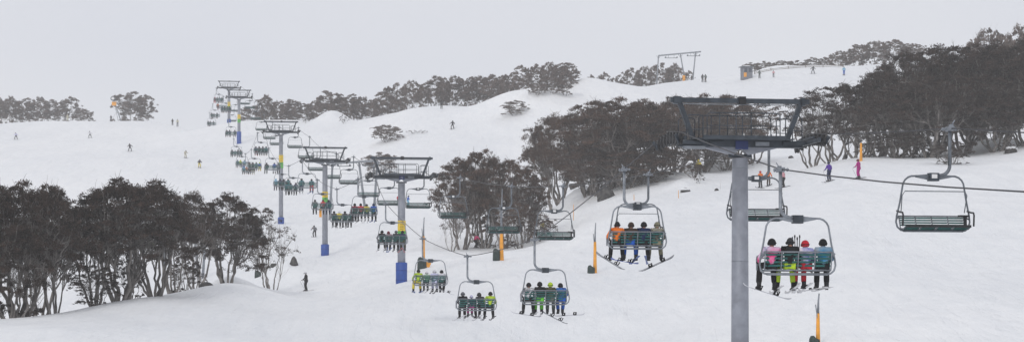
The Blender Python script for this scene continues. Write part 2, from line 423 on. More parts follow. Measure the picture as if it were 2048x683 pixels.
    if sign:
        z1, z0 = [(HY - q) / F * d - base.z for q in sign]
        zm = z1 - (z1 - z0) * .55
        sx = -off * .5
        def curved(za, zb, nm, m):
            q = MB(); vs = []; k = 8
            for i in range(k + 1):
                a = R(-155 + 130 * i / k)
                vs += [(sx + .36 * cos(a), .36 * sin(a), za), (sx + .36 * cos(a), .36 * sin(a), zb), (sx + .34 * cos(a), .34 * sin(a), za), (sx + .34 * cos(a), .34 * sin(a), zb)]
            fs = []
            for i in range(k):
                a0 = 4 * i; b0 = 4 * i + 4
                fs += [(a0, b0, b0 + 1, a0 + 1), (a0 + 2, a0 + 3, b0 + 3, b0 + 2), (a0 + 1, b0 + 1, b0 + 3, a0 + 3), (a0, a0 + 2, b0 + 2, b0)]
            return q.add(vs, fs).build(nm, m, t)
        curved(zm, z1, 'yellow_sign', yellow); curved(z0, zm - .01, 'green_sign', greens)
        tx = MB(); rr = random.Random(int(px))
        for i in range(4):
            zt = z1 - .12 - i * (z1 - zm - .2) / 3.4; L = rr.uniform(.12, .2)
            tx.box((sx - .02, -.372, zt), (L * 2, .006, .035))
        tx.box((sx, -.372, zm - .15), (.2, .006, .1)); tx.build('sign_marking', mat('sign_text', (.03, .03, .03), .6), t)
    return t, Ht

TW = [ # px, d, arm py, beam-based
 (1480, 82, 288, dict(label='nearest lift tower, tall grey pole with dark steel crossarm and black sheaves', number='', lean=-.0)),
 (803, 186, 354, dict(label='lift tower with number 4 plate, yellow and green signs and blue pad', pad=(566, 524), sign=(441, 478), number='4')),
 (650, 262, 322, dict(label='grey lift tower with yellow sign and blue pad, third nearest', pad=(511, 488), sign=(383, 404))),
 (562, 340, 264, dict(label='grey lift tower with blue pad rising beside the bare gum, fourth nearest', pad=(457, 434), sign=(310, 336), detail=1)),
 (478, 476, 195, dict(label='far lift tower with blue pad on the skyline, right one of two', pad=(277, 263), sign=(229, 245), detail=1)),
 (458, 527, 176, dict(label='farthest lift tower, highest against the sky on the ridge', pad=(250, 238), sign=(204, 219), detail=1)),
]
tower_tops = []
for px, d, ay, kw in TW:
    t, Ht = lift_tower(px, d, ay, **kw)
    tower_tops.append((Vector((t.location.x, t.location.y, t.location.z + Ht))))

# ------------------------------------------------------------------ chairs
CH = {}
def chair_meshes():
    bx = .51
    g = MB(); g.box((0, 0, -.02), (.16, .42, .13)).box((0, .12, .05), (.1, .14, .1)).box((-.1, 0, -.03), (.16, .07, .07)).box((.12, -.1, -.02), (.2, .06, .06))
    g.tube([(-.2, 0, -.03), (-.16, 0, -.03)], .055, 8).tube([(.2, -.1, -.02), (.16, -.1, -.02)], .05, 8); g.tube([(0, .1, .05), (-.02, .35, .2)], .02, 6)
    CH['grip'] = g.mesh('grip')
    h = MB(); pts = [Vector((0, 0, -.05)), Vector((0, 0, -.6)), Vector((0, 0, -1.1))] + arc((.30, 0, -1.1), .30, 180, 262, 6) + [Vector((.42, 0, -1.42))]
    h.tube(pts, .054, 10); CH['hanger'] = h.mesh('hanger')
    k = MB().box((bx, 0, -1.45), (.30, .22, .24)); CH['hanger_block'] = k.mesh('hanger_block')
    for nm, sy in (('plate', 1),):
        CH['number_plate'] = MB().box((bx, .115, -1.43), (.17, .008, .12)).mesh('number_plate')
    b = MB()
    def side(s):
        return [Vector((bx + s * .14, 0, -1.44)), Vector((bx + s * .5, 0, -1.42))] + [Vector((bx + s * (.62 + .33 * sin(R(a))), 0, -1.42 - .33 * (1 - cos(R(a))))) for a in (10, 30, 50, 70, 86)] + \
               [Vector((bx + s * 1.03, 0, -2.2)), Vector((bx + s * 1.12, -.02, -2.6)), Vector((bx + s * 1.14, -.03, -2.78)), Vector((bx + s * 1.10, -.02, -2.93)), Vector((bx + s * 1.0, 0, -3.02)), Vector((bx + s * .9, 0, -3.04))]
    for s in (-1, 1):
        b.tube(side(s), .029, 8)
        b.add([(bx + s * .14, -.03, -1.36), (bx + s * .55, -.03, -1.40), (bx + s * .55, -.03, -1.46), (bx + s * .14, -.03, -1.54),
               (bx + s * .14, .03, -1.36), (bx + s * .55, .03, -1.40), (bx + s * .55, .03, -1.46), (bx + s * .14, .03, -1.54)],
              [(0, 3, 2, 1), (4, 5, 6, 7), (0, 1, 5, 4), (2, 3, 7, 6)])
    b.tube([(bx - .92, 0, -3.04), (bx + .92, 0, -3.04)], .038, 8)
    CH['bail'] = b.mesh('bail')
    f = MB()
    f.tube([(bx - 1.05, -.13, -2.4), (bx + 1.02, -.13, -2.4)], .024, 8); f.tube([(bx - 1.0, -.03, -2.92), (bx + 1.0, -.03, -2.92)], .024, 8)
    for x in (-1.0, -.5, 0, .5, 1.0):
        f.tube([(bx + x, -.13, -2.4), (bx + x, -.09, -2.65), (bx + x, -.03, -2.92), (bx + x, .2, -2.98), (bx + x, .46, -2.93)], .02, 6)
    f.tube([(bx - 1.03, .47, -2.93), (bx + 1.03, .47, -2.93)], .028, 6)
    for s in (-1, 1): f.tube([(bx + s * 1.12, -.02, -2.6), (bx + s * 1.02, -.12, -2.42)], .022, 6)
    CH['seat_frame'] = f.mesh('seat_frame')
    bk = MB(); se = MB()
    for i in range(4):
        x = bx - .75 + i * .5
        for z, y in ((-2.48, -.115), (-2.585, -.095), (-2.69, -.075), (-2.795, -.055)):
            bk.box((x, y, z), (.45, .018, .06))
        for j in range(5): se.box((x, .06 + j * .088, -2.915), (.46, .07, .022))
    CH['backrest'] = bk.mesh('backrest'); CH['seat'] = se.mesh('seat')
    for s in (-1, 1):
        ar = MB(); x = bx + s * 1.09
        ar.tube([(x, -.1, -2.45), (x, .2, -2.5), (x, .42, -2.52), (x, .47, -2.6), (x, .44, -2.92)], .028, 6)
        CH['armrest%d' % s] = ar.mesh('armrest')
    ru = MB()     # raised bar
    ru.tube([(bx - .98, -.05, -2.5), (bx - 1.0, .12, -2.0), (bx - .93, .16, -1.88), (bx + .93, .16, -1.88), (bx + 1.0, .12, -2.0), (bx + .98, -.05, -2.5)], .015, 6)
    CH['bar_up'] = ru.mesh('restraint_bar')
    rd = MB()     # lowered bar
    rd.tube([(bx - .98, -.05, -2.48), (bx - .97, .45, -2.56), (bx + .97, .45, -2.56), (bx + .98, -.05, -2.48)], .018, 6)
    CH['bar_down'] = rd.mesh('restraint_bar')
    pr = MB()
    pr.box((bx - .93, .02, -2.60), (.3, .16, .06)).box((bx - .98, .03, -2.74), (.07, .1, .24)); CH['end_pad'] = pr.mesh('end_pad')
    # the empty chairs hang tipped back, the seat slopes and the slats show above its front edge
    f = MB()
    f.tube([(bx - 1.05, -.2, -2.60), (bx + 1.02, -.2, -2.60)], .022, 8); f.tube([(bx - 1.0, -.03, -2.98), (bx + 1.0, -.03, -2.98)], .022, 8)
    for x in (-1.0, -.5, 0, .5, 1.0):
        f.tube([(bx + x, -.2, -2.60), (bx + x, -.12, -2.78), (bx + x, -.03, -2.98), (bx + x, .2, -3.0), (bx + x, .44, -2.93)], .018, 6)
    for s in (-1, 1): f.tube([(bx + s * 1.12, -.02, -2.7), (bx + s * 1.02, -.18, -2.61)], .022, 6)
    CH['seat_frame_d'] = f.mesh('seat_frame')
    bk = MB(); se = MB()
    for i in range(4):
        x = bx - .75 + i * .5
        for z, y in ((-2.655, -.18), (-2.725, -.155), (-2.795, -.125), (-2.865, -.09)): bk.box((x, y, z), (.46, .016, .046))
        for k in range(5): se.box((x, .04 + k * .085, -3.0 + k * .017), (.46, .08, .02))
    CH['backrest_d'] = bk.mesh('backrest'); CH['seat_d'] = se.mesh('seat')
    CH['front_edge'] = MB().box((bx, .47, -2.915), (2.0, .05, .075)).mesh('front_edge')
chair_meshes()
def chair(cx, bot, up, label, lod):
    if up: d = 89300 / (cx - 265)
    else: d = 108900 / (cx - 275)
    w = 2.3 * F / d
    gxp = cx - .222 * w if up else cx + .222 * w
    gp = P(gxp, bot - 1.326 * w, d)
    rz = LA + (0 if up else pi)
    t = empty('chairlift_chair', gp, (0, 0, rz), label, 'lift chair', 'loaded chairs riding uphill' if up else 'empty chairs coming downhill')
    put('grip', CH['grip'], galv, t); put('hanger', CH['hanger'], galv if up else steel2, t); put('hanger_block', CH['hanger_block'], steel, t)
    bm_ = galv if up else steel2
    e = '' if up else '_d'
    put('bail', CH['bail'], bm_, t); put('seat_frame', CH['seat_frame' + e], bm_, t)
    put('backrest', CH['backrest' + e], green, t); put('seat', CH['seat' + e], green, t)
    if not up: put('front_edge', CH['front_edge'], black, t)
    for s in (-1, 1): put('armrest', CH['armrest%d' % s], bm_ if up else black, t)
    put('restraint_bar', CH['bar_down' if up else 'bar_up'], bm_, t)
    if lod: put('number_plate', CH['number_plate'], white, t)
    if not up and lod: put('end_pad', CH['end_pad'], black, t)
    return t, gp, rz, d
steel2 = mat('weathered_steel', (.13, .145, .165), .5, .3, .2, 4)

# ------------------------------------------------------------------ people
def skin_mesh(name, nodes, edges, radii, subs=1):
    me = bpy.data.meshes.new(name); me.from_pydata([tuple(v) for v in nodes], edges, [])
    o = bpy.data.objects.new(name, me); C.objects.link(o)
    sk = o.modifiers.new('s', 'SKIN'); 
    if not me.skin_vertices:
        bm = bmesh.new(); bm.from_mesh(me); bm.verts.layers.skin.verify(); bm.to_mesh(me); bm.free()
    for i, sv in enumerate(me.skin_vertices[0].data):
        r = radii[i]; sv.radius = r if hasattr(r, '__len__') else (r, r); sv.use_root = (i == 0)
    sk.use_smooth_shade = True
    ss = o.modifiers.new('u', 'SUBSURF'); ss.levels = subs; ss.render_levels = subs
    dg = bpy.context.evaluated_depsgraph_get(); dg.update()
    m2_ = bpy.data.meshes.new_from_object(o.evaluated_get(dg)); m2_.name = name
    bpy.data.objects.remove(o); bpy.data.meshes.remove(me)
    for p in m2_.polygons: p.use_smooth = True
    return m2_
# joints per pose; origin: seat top (seated) or snow under the feet (standing)
POSE = {
 'sit':   dict(hip=(0, 0, .12), waist=(0, -.02, .30), chest=(0, -.01, .48), neck=(0, .02, .60), head=(0, .05, .70), sh=.19, el=(.27, .06, .28), wr=(.17, .30, .22),
               kn=(.13, .44, .12), an=(.14, .47, -.45), seated=1),
 'sitw':  dict(hip=(0, 0, .12), waist=(0, -.02, .30), chest=(.02, -.03, .47), neck=(.02, -.01, .60), head=(.03, .01, .70), sh=.2, el=(.33, .02, .28), wr=(.26, .28, .20),
               kn=(.19, .42, .10), an=(.23, .40, -.45), seated=1),
 'sitl':  dict(hip=(0, 0, .12), waist=(-.01, .0, .30), chest=(-.03, .03, .46), neck=(-.04, .07, .57), head=(-.05, .11, .67), sh=.19, el=(.27, .14, .27), wr=(.13, .36, .22),
               kn=(.15, .45, .11), an=(.10, .5, -.45), seated=1),
 'stand': dict(hip=(0, -.03, .93), waist=(0, -.02, 1.1), chest=(0, 0, 1.3), neck=(0, .03, 1.46), head=(0, .06, 1.57), sh=.19, el=(.30, .02, 1.12), wr=(.30, .22, .98),
               kn=(.11, .06, .52), an=(.12, -.02, .13), seated=0),
 'ski':   dict(hip=(0, -.14, .80), waist=(0, -.06, .98), chest=(0, .08, 1.14), neck=(0, .17, 1.28), head=(0, .22, 1.38), sh=.2, el=(.36, .16, .96), wr=(.36, .42, .95),
               kn=(.16, .14, .46), an=(.15, -.03, .13), seated=0),
 'board': dict(hip=(0, -.05, .82), waist=(.02, -.04, .99), chest=(.05, 0, 1.17), neck=(.06, .02, 1.32), head=(.08, .05, 1.43), sh=.2, el=(.42, .04, 1.02), wr=(.56, .10, .90),
               kn=(.24, .1, .46), an=(.27, 0, .12), seated=0),
}
FM = {}
def mir(v, s): return (v[0] * s, v[1], v[2])
def make_figure(pn):
    p = POSE[pn]; D = {}
    hip, waist, chest, neck, head = [Vector(p[k]) for k in ('hip', 'waist', 'chest', 'neck', 'head')]
    shz = chest.z + .07
    def limb(s, r_leg, r_arm, grow):
        kn = Vector(mir(p['kn'], s)); an = Vector(mir(p['an'], s)); hj = hip + Vector((s * .10, .02, -.02))
        sh = Vector((chest.x + s * p['sh'], chest.y, shz)); el = Vector(mir(p['el'], s)); wr = Vector(mir(p['wr'], s))
        return hj, kn, an, sh, el, wr
    # body: one continuous skinned figure, face included
    nodes = [hip, waist, chest, neck, head + Vector((0, -.005, -.02)), head + Vector((0, .01, .07)), head + Vector((0, .1, -.01))]
    rad = [(.11, .09), (.10, .085), (.12, .09), (.05, .05), (.075, .085), (.07, .085), (.018, .02)]
    edges = [(0, 1), (1, 2), (2, 3), (3, 4), (4, 5), (4, 6)]
    for s in (-1, 1):
        hj, kn, an, sh, el, wr = limb(s, 0, 0, 0); b0 = len(nodes)
        toe = an + Vector((s * .02, .15, -.07))
        nodes += [hj, kn, an, toe, sh, el, wr, wr + Vector((-s * .01, .08, -.02))]
        rad += [(.075, .075), (.05, .05), (.035, .035), (.03, .025), (.05, .05), (.036, .036), (.026, .026), (.03, .018)]
        edges += [(0, b0), (b0, b0 + 1), (b0 + 1, b0 + 2), (b0 + 2, b0 + 3), (2, b0 + 4), (b0 + 4, b0 + 5), (b0 + 5, b0 + 6), (b0 + 6, b0 + 7)]
    D['body'] = skin_mesh('body', nodes, edges, rad)
    # jacket
    hem = hip + Vector((0, -.005, -.02))
    nodes = [chest, waist, hem, neck + Vector((0, -.01, .0)), neck + Vector((0, 0, .05))]; rad = [(.175, .135), (.165, .135), (.185, .15), (.085, .08), (.075, .075)]
    edges = [(0, 1), (1, 2), (0, 3), (3, 4)]
    for s in (-1, 1):
        hj, kn, an, sh, el, wr = limb(s, 0, 0, 0); b0 = len(nodes)
        nodes += [sh, (sh + el) / 2, el, (el + wr) / 2, wr]; rad += [(.085, .085), (.075, .075), (.066, .066), (.058, .058), (.05, .05)]
        edges += [(0, b0), (b0, b0 + 1), (b0 + 1, b0 + 2), (b0 + 2, b0 + 3), (b0 + 3, b0 + 4)]
    D['jacket'] = skin_mesh('jacket', nodes, edges, rad)
    # trousers
    nodes = [hip + Vector((0, 0, -.01))]; rad = [(.14, .12)]; edges = []
    for s in (-1, 1):
        hj, kn, an, sh, el, wr = limb(s, 0, 0, 0); b0 = len(nodes)
        lo = an + Vector((0, 0, .02))
        nodes += [hj, (hj * .5 + kn * .5), kn, (kn + lo) / 2, lo]; rad += [(.115, .11), (.105, .1), (.092, .092), (.09, .088), (.088, .09)]
        edges += [(0, b0), (b0, b0 + 1), (b0 + 1, b0 + 2), (b0 + 2, b0 + 3), (b0 + 3, b0 + 4)]
    D['trousers'] = skin_mesh('trousers', nodes, edges, rad)
    D['head'] = head; D['an'] = [Vector(mir(p['an'], s)) for s in (-1, 1)]; D['wr'] = [Vector(mir(p['wr'], s)) for s in (-1, 1)]
    FM[pn] = D
for k in POSE: make_figure(k)
hm_ = MB().ell((0, -.005, .015), (.118, .14, .135), 14, 7, -.45); hm_.ell((0, .05, .09), (.06, .08, .05), 8, 4); HEL = hm_.mesh('helmet')
BEA = MB().ell((0, -.005, .01), (.105, .122, .14), 12, 6, -.35).mesh('beanie')
GOG = MB().box((0, .108, .0), (.17, .05, .075)).tube([(.1, .08, 0), (.12, 0, .01), (.1, -.1, .015), (0, -.142, .02), (-.1, -.1, .015), (-.12, 0, .01), (-.1, .08, 0)], .014, 5).mesh('goggles')
bt = MB(); bt.tube([(0, -.03, .10), (0, -.02, .02), (0, -.01, -.06)], [.07, .068, .065], 8).ell((0, .06, -.07), (.058, .15, .06), 10, 5); bt.box((0, .05, -.115), (.09, .29, .025)); BOOT = bt.mesh('boot')
def glove_mesh():
    g = MB(); g.ell((0, .04, 0), (.045, .055, .028), 8, 5)
    for i, (x, L) in enumerate(((-.033, .05), (-.011, .062), (.011, .058), (.033, .045))):
        g.tube([(x, .07, 0), (x, .07 + L * .6, -.01), (x * .95, .07 + L * .8, -.035), (x * .9, .07 + L * .55, -.055)], [.013, .013, .012, .01], 6)
    g.tube([(.04, .02, 0), (.062, .05, -.015), (.052, .085, -.035)], [.015, .014, .011], 6)
    return g.mesh('glove')
GLO = glove_mesh()
def cloth(key, col, col2=None, scale=None):
    if col2: return mat('cloth_' + key, col, .8, 0, .1, scale or 5, .15, .2, col2, 2)
    return mat('cloth_' + key, col, .8, 0, .18, 7, .15, .2)
CL = dict(
 black=(.012, .012, .014), charcoal=(.035, .036, .04), grey=(.13, .135, .15), white=(.62, .62, .66), navy=(.012, .022, .07), blue=(.015, .09, .42),
 red=(.5, .02, .035), maroon=(.16, .015, .03), orange=(.72, .17, .02), lime=(.42, .58, .03), green=(.13, .5, .04), yellow=(.62, .5, .04),
 teal=(.02, .13, .15), lightblue=(.2, .42, .58), lilac=(.5, .5, .68), khaki=(.2, .19, .13), olive=(.06, .062, .03), magenta=(.38, .02, .2),
 pink=(.8, .06, .22), brown=(.05, .03, .022), cream=(.5, .48, .38), purple=(.09, .03, .3), greygreen=(.09, .11, .1), lightgreen=(.3, .52, .3), rose=(.6, .3, .33))
PAT = dict(patchwork=((.75, .05, .22), (.62, .62, .78), 3.5), whiteblue=((.12, .17, .5), (.72, .66, .72), 7), plaid=((.1, .1, .11), (.62, .62, .64), 16), bluegrey=((.02, .22, .42), (.32, .35, .38), 3.2),
           camo=((.02, .022, .015), (.1, .095, .05), 9), redgrey=((.22, .03, .05), (.2, .2, .22), 7), creamblack=((.012, .012, .014), (.42, .4, .32), 3.4), blueplaid=((.02, .03, .12), (.05, .2, .6), 12))
def cm(k):
    if k in PAT: return cloth(k, PAT[k][0], PAT[k][1], PAT[k][2])
    return cloth(k, CL[k])
skinm = mat('skin', (.45, .24, .17), .6, 0, .05)
def person(loc, rz, pose, jk, tr, hl, label, group=None, scale=1., lod=2, hat='helmet', cat='person'):
    D = FM[pose]
    b = put('person', D['body'], skinm, None, loc, (0, 0, rz)); b.scale = (scale * 1.04,) * 3; tag(b, label, cat, group)
    put('jacket', D['jacket'], cm(jk), b); put('trousers', D['trousers'], cm(tr), b)
    if hat == 'beanie': put('beanie', BEA, cm(hl), b, D['head'])
    else: put('helmet', HEL, cm(hl), b, D['head'])
    if lod > 0:
        for a, s in zip(D['an'], (-1, 1)): put('boot', BOOT, cm('charcoal' if jk != 'black' else 'black'), b, a, (0, 0, -s * .12))
    if lod > 1:
        put('goggles', GOG, cm('black'), b, D['head'])
        for a, s in zip(D['wr'], (-1, 1)): put('glove', GLO, cm('black'), b, a, (0, 0, s * .1)).scale = (s, 1, 1)
    return b
def ski_mesh():
    m = MB(); vs = []; fs = []; prof = [(-.82, .04, .0), (-.78, .045, 0), (-.4, .036, 0), (0, .033, .004), (.4, .036, 0), (.68, .05, .005), (.8, .045, .04), (.9, .012, .11)]
    for y, w, z in prof: vs += [(-w, y, z), (w, y, z), (w, y, z + .022), (-w, y, z + .022)]
    for i in range(len(prof) - 1):
        a = i * 4
        for k in range(4): fs.append((a + k, a + (k + 1) % 4, a + 4 + (k + 1) % 4, a + 4 + k))
    fs += [(3, 2, 1, 0), tuple(len(vs) - 4 + k for k in range(4))]
    m.add(vs, fs); return m.mesh('ski')
SKI = ski_mesh()
SKB = MB().add([(x, y, z) for x in (-.03, .03) for y, z in ((-.2, .02), (-.2, .09), (-.1, .09), (-.08, .035), (.11, .035), (.13, .075), (.2, .07), (.2, .02))],
    [tuple(range(7, -1, -1)), tuple(range(8, 16))] + [(k, (k + 1) % 8, 8 + (k + 1) % 8, 8 + k) for k in range(8)]).mesh('binding')
def board_mesh():
    m = MB(); vs = []; fs = []; prof = []
    for i in range(17):
        x = -.76 + 1.52 * i / 16; e = abs(x) / .76
        w = .13 * (1 - .12 * (1 - e * e)) * math.sqrt(max(0.02, 1 - max(0, (e - .8) / .2) ** 2)); z = .06 * max(0, (e - .75) / .25) ** 2
        prof.append((x, w, z))
    for x, w, z in prof: vs += [(x, -w, z), (x, w, z), (x, w, z + .018), (x, -w, z + .018)]
    for i in range(16):
        a = i * 4
        for k in range(4): fs.append((a + k, a + 4 + k, a + 4 + (k + 1) % 4, a + (k + 1) % 4))
    fs += [(0, 1, 2, 3), tuple(len(vs) - 4 + k for k in (3, 2, 1, 0))]
    return m.add(vs, fs).mesh('board')
BRD = board_mesh()
BND = MB().box((0, 0, .03), (.12, .2, .03)).tube([(-.05, -.1, .03), (-.06, -.13, .16), (.06, -.13, .16), (.05, -.1, .03)], .025, 6).tube([(-.05, .02, .03), (-.05, .02, .12), (.05, .02, .12), (.05, .02, .03)], .02, 6).mesh('strap')
def skis(loc, rz, label, col, spread=.13, pitch=0., yaw=(0., 0.), group='skis'):
    t = empty('pair_of_skis', loc, (0, 0, rz), label, 'skis', group)
    for s, yw in zip((-1, 1), yaw):
        k = put('ski', SKI, col, t, (s * spread, .04, 0), (pitch, 0, yw)); put('binding', SKB, mat('binding_black', (.02, .02, .02), .5), k)
    return t
def snowboard(loc, rot, label, col):
    t = put('snowboard', BRD, col, None, loc, rot); tag(t, label, 'snowboard', 'snowboards')
    for s in (-1, 1): put('board_binding', BND, cm('black'), t, (s * .27, 0, 0))
    return t
def poles(loc, rz, label, sc=1., w=.36, tilt=.5):
    t = empty('pair_of_ski_poles', loc, (0, 0, rz), label, 'ski poles', 'ski poles')
    for s in (-1, 1):
        m = MB().tube([(s * w, .48, .97 * sc), (s * (w + .06), .48 - tilt, .05)], .011, 5).tube([(s * (w + .055), .48 - tilt * .92, .12), (s * (w + .055), .48 - tilt * .93, .105)], .045, 8)
        m.build('ski_pole', steel2, t)
    return t
skicol = [mat('ski_white', (.6, .6, .62), .4), mat('ski_dark', (.05, .05, .06), .4), mat('ski_red', (.3, .04, .05), .4), mat('ski_blue', (.04, .09, .3), .4)]

B = 'black'
# cx, seat bottom py, riders L>R (slot, pose, jacket, trousers, head, hat, gear, scale)
UP = [
 (1596, 548, 'nearest', [(0, 'sitw', 'patchwork', B, B, 'helmet', 'b', 1), (1, 'sitw', B, 'lime', 'charcoal', 'beanie', 's', 1.03), (2, 'sit', 'whiteblue', 'red', 'red', 'helmet', 's', .95), (3, 'sit', 'bluegrey', B, B, 'helmet', 's', 1)]),
 (1275, 497, 'second nearest', [(0, 'sitw', 'orange', B, B, 'beanie', 'b', 1), (1, 'sitw', 'brown', 'blue', 'brown', 'helmet', 'b', .98), (2, 'sitw', 'navy', B, B, 'helmet', 's', 1), (3, 'sitw', 'creamblack', 'khaki', 'khaki', 'helmet', 'b', 1)]),
 (1091, 608, 'third nearest', [(0, 'sitw', 'plaid', B, B, 'helmet', 'b', .98), (1, 'sit', B, 'green', B, 'helmet', 's', 1.03), (2, 'sit', 'camo', 'greygreen', 'lime', 'helmet', 'b', 1), (3, 'sitl', 'blueplaid', 'blue', B, 'helmet', 'b', 1)]),
 (953, 620, 'fourth nearest', [(0, 'sit', B, B, 'grey', 'helmet', 's', 1), (1, 'sit', 'navy', 'magenta', 'lilac', 'helmet', 's', .8), (2, 'sitl', 'charcoal', B, 'charcoal', 'helmet', 's', 1), (3, 'sitw', 'lime', B, B, 'helmet', 's', 1.02)]),
 (861, 570, 'fifth nearest', [(0, 'sitw', 'lime', 'yellow', B, 'helmet', 's', 1), (1, 'sit', 'lightgreen', 'charcoal', 'white', 'helmet', 's', .85), (2, 'sit', 'lilac', 'lilac', 'white', 'helmet', 's', .97), (3, 'sitl', 'white', B, B, 'helmet', 'b', 1)]),
 (785, 488, 'sixth nearest', [(0, 'sitw', B, B, B, 'helmet', 's', 1), (1, 'sitl', 'redgrey', B, 'maroon', 'helmet', 's', .97), (2, 'sit', 'charcoal', B, 'grey', 'helmet', 's', 1), (3, 'sit', 'navy', 'olive', B, 'helmet', 's', 1)]),
 (728, 431, 'seventh nearest', [(0, 'sit', 'maroon', B, B, 'helmet', 's', 1), (1, 'sit', 'red', B, B, 'helmet', 's', 1), (2, 'sit', 'yellow', B, 'charcoal', 'helmet', 's', .95), (3, 'sit', 'blue', B, 'navy', 'helmet', 's', 1)]),
 (685, 444, 'eighth nearest', [(0, 'sit', 'charcoal', B, 'charcoal', 'helmet', 's', 1), (1, 'sit', 'yellow', B, 'white', 'helmet', 's', 1), (2, 'sit', B, B, B, 'helmet', 's', 1), (3, 'sit', 'charcoal', B, B, 'helmet', '', 1)]),
 (645, 419, 'ninth nearest', [(0, 'sit', 'greygreen', 'charcoal', 'charcoal', 'helmet', '', 1), (1.6, 'sit', 'red', B, 'maroon', 'helmet', '', 1), (2.7, 'sit', 'navy', 'navy', B, 'helmet', '', 1)]),
 (614, 376, 'tenth nearest', [(.4, 'sit', 'teal', 'navy', B, 'helmet', 's', 1.05), (2.5, 'sit', 'teal', 'red', B, 'helmet', 's', 1.0)]),
 (586, 382, 'eleventh nearest', [(0, 'sit', 'teal', B, 'charcoal', 'helmet', '', 1), (1, 'sit', 'teal', 'charcoal', B, 'helmet', '', .95), (2.2, 'sit', 'navy', B, B, 'helmet', '', 1)]),
 (564, 373, 'twelfth nearest', [(0, 'sit', 'lightblue', 'grey', 'lightblue', 'helmet', '', 1), (1, 'sit', 'navy', B, B, 'helmet', '', 1), (2, 'sit', B, B, B, 'helmet', '', 1), (3, 'sit', 'teal', 'teal', B, 'helmet', '', 1)]),
 (545, 340, 'thirteenth nearest', [(0, 'sit', B, 'greygreen', B, 'helmet', '', 1), (2, 'sit', 'blue', 'white', 'navy', 'helmet', '', 1), (3, 'sit', 'charcoal', 'charcoal', B, 'helmet', '', 1)]),
 (522, 306, 'fourteenth nearest', [(0, 'sit', 'navy', 'maroon', B, 'helmet', '', 1), (1, 'sit', B, B, B, 'helmet', '', 1), (2, 'sit', 'charcoal', B, B, 'helmet', '', 1), (3, 'sit', 'teal', B, 'charcoal', 'helmet', '', 1)]),
 (509, 337, 'fifteenth nearest', [(0, 'sit', 'olive', B, B, 'helmet', '', 1), (1, 'sit', B, B, B, 'helmet', '', 1), (2, 'sit', 'teal', 'charcoal', B, 'helmet', '', 1), (3, 'sit', 'blue', 'yellow', 'lime', 'helmet', '', 1)]),
 (497, 344, 'sixteenth nearest', [(0, 'sit', 'lightblue', 'charcoal', 'blue', 'helmet', '', 1), (1, 'sit', 'orange', 'grey', 'charcoal', 'helmet', '', .95), (2, 'sit', 'charcoal', B, B, 'helmet', '', 1), (3, 'sit', 'navy', 'cream', B, 'helmet', '', 1)]),
 (484, 331, 'seventeenth nearest', [(0, 'sit', 'teal', 'grey', 'grey', 'helmet', '', 1), (1, 'sit', 'lime', 'charcoal', 'yellow', 'helmet', '', 1), (2.4, 'sit', 'lightblue', 'grey', 'grey', 'helmet', '', 1)]),
 (473, 310, 'eighteenth nearest', [(0, 'sit', 'charcoal', B, B, 'helmet', '', 1), (1, 'sit', 'teal', B, 'charcoal', 'helmet', '', .85), (2, 'sit', B, B, B, 'helmet', '', 1), (3, 'sit', 'charcoal', 'charcoal', B, 'helmet', '', 1)]),
 (462, 270, 'nineteenth nearest', [(0, 'sit', B, B, B, 'helmet', '', 1), (1, 'sit', 'navy', B, B, 'helmet', '', 1), (3, 'sit', B, 'grey', B, 'helmet', '', 1)]),
 (452, 222, 'twentieth nearest', [(0, 'sit', 'navy', B, B, 'helmet', '', 1), (1, 'sit', B, B, B, 'helmet', '', 1), (2, 'sit', 'charcoal', B, B, 'helmet', '', 1), (3, 'sit', B, B, B, 'helmet', '', 1)]),
 (443, 216, 'twenty-first nearest', [(0, 'sit', 'orange', 'maroon', 'charcoal', 'helmet', '', 1)]),
 (437, 203, 'twenty-second nearest', [(0, 'sit', 'maroon', 'red', 'maroon', 'helmet', '', 1), (1, 'sit', 'grey', 'greygreen', 'grey', 'helmet', '', 1), (2, 'sit', 'teal', 'grey', 'charcoal', 'helmet', '', 1), (3, 'sit', 'charcoal', 'charcoal', B, 'helmet', '', 1)]),
 (430, 234, 'second farthest', [(0, 'sit', 'charcoal', 'charcoal', B, 'helmet', '', 1), (1, 'sit', 'grey', 'grey', 'grey', 'helmet', '', .9), (2.5, 'sit', 'charcoal', 'charcoal', B, 'helmet', '', 1)]),
 (423, 250, 'farthest', [(0, 'sit', 'charcoal', B, B, 'helmet', '', 1), (1, 'sit', 'grey', 'grey', 'grey', 'helmet', '', 1), (2.4, 'sit', 'grey', 'grey', 'grey', 'helmet', '', 1)]),
]
DOWN = [(1865, 462), (1511, 441), (1275, 477), (1108, 479), (1007, 466), (906, 436), (836, 416), (778, 410), (737, 393), (698, 368), (664, 357), (633, 341),
        (612, 317), (590, 296), (553, 290), (539, 278), (523, 261), (511, 239), (500, 217), (490, 209), (471, 223), (464, 243)]
SLOT = ['leftmost', 'second from left', 'third from left', 'rightmost']
NICE = dict(patchwork='pink and white', whiteblue='white and blue', plaid='grey plaid', bluegrey='blue and grey', camo='dark camouflage', redgrey='red and grey', creamblack='black and cream', blueplaid='blue patterned',
            greygreen='grey-green', lightblue='light blue', lightgreen='pale green')
def nc(k): return NICE.get(k, k)
up_pts = []; dn_pts = []
rng = random.Random(11)
BOARDS = { # (chair index, slot): centre px, py, tilt deg (positive = right end low), yaw, colour
 (0, 0): (1533, 585, 17, 0, 'w'), (1, 0): (1220, 523, 26, 25, 'd'), (1, 1): (1249, 523, 6, 35, 'b'), (1, 3): (1314, 528, -24, 0, 'd'),
 (2, 0): (1052, 629, 8, 10, 'w'), (2, 2): (1110, 636, 22, 25, 'd'), (2, 3): (1138, 630, -3, 0, 'w'), (4, 3): (889, 582, 20, 20, 'w')}
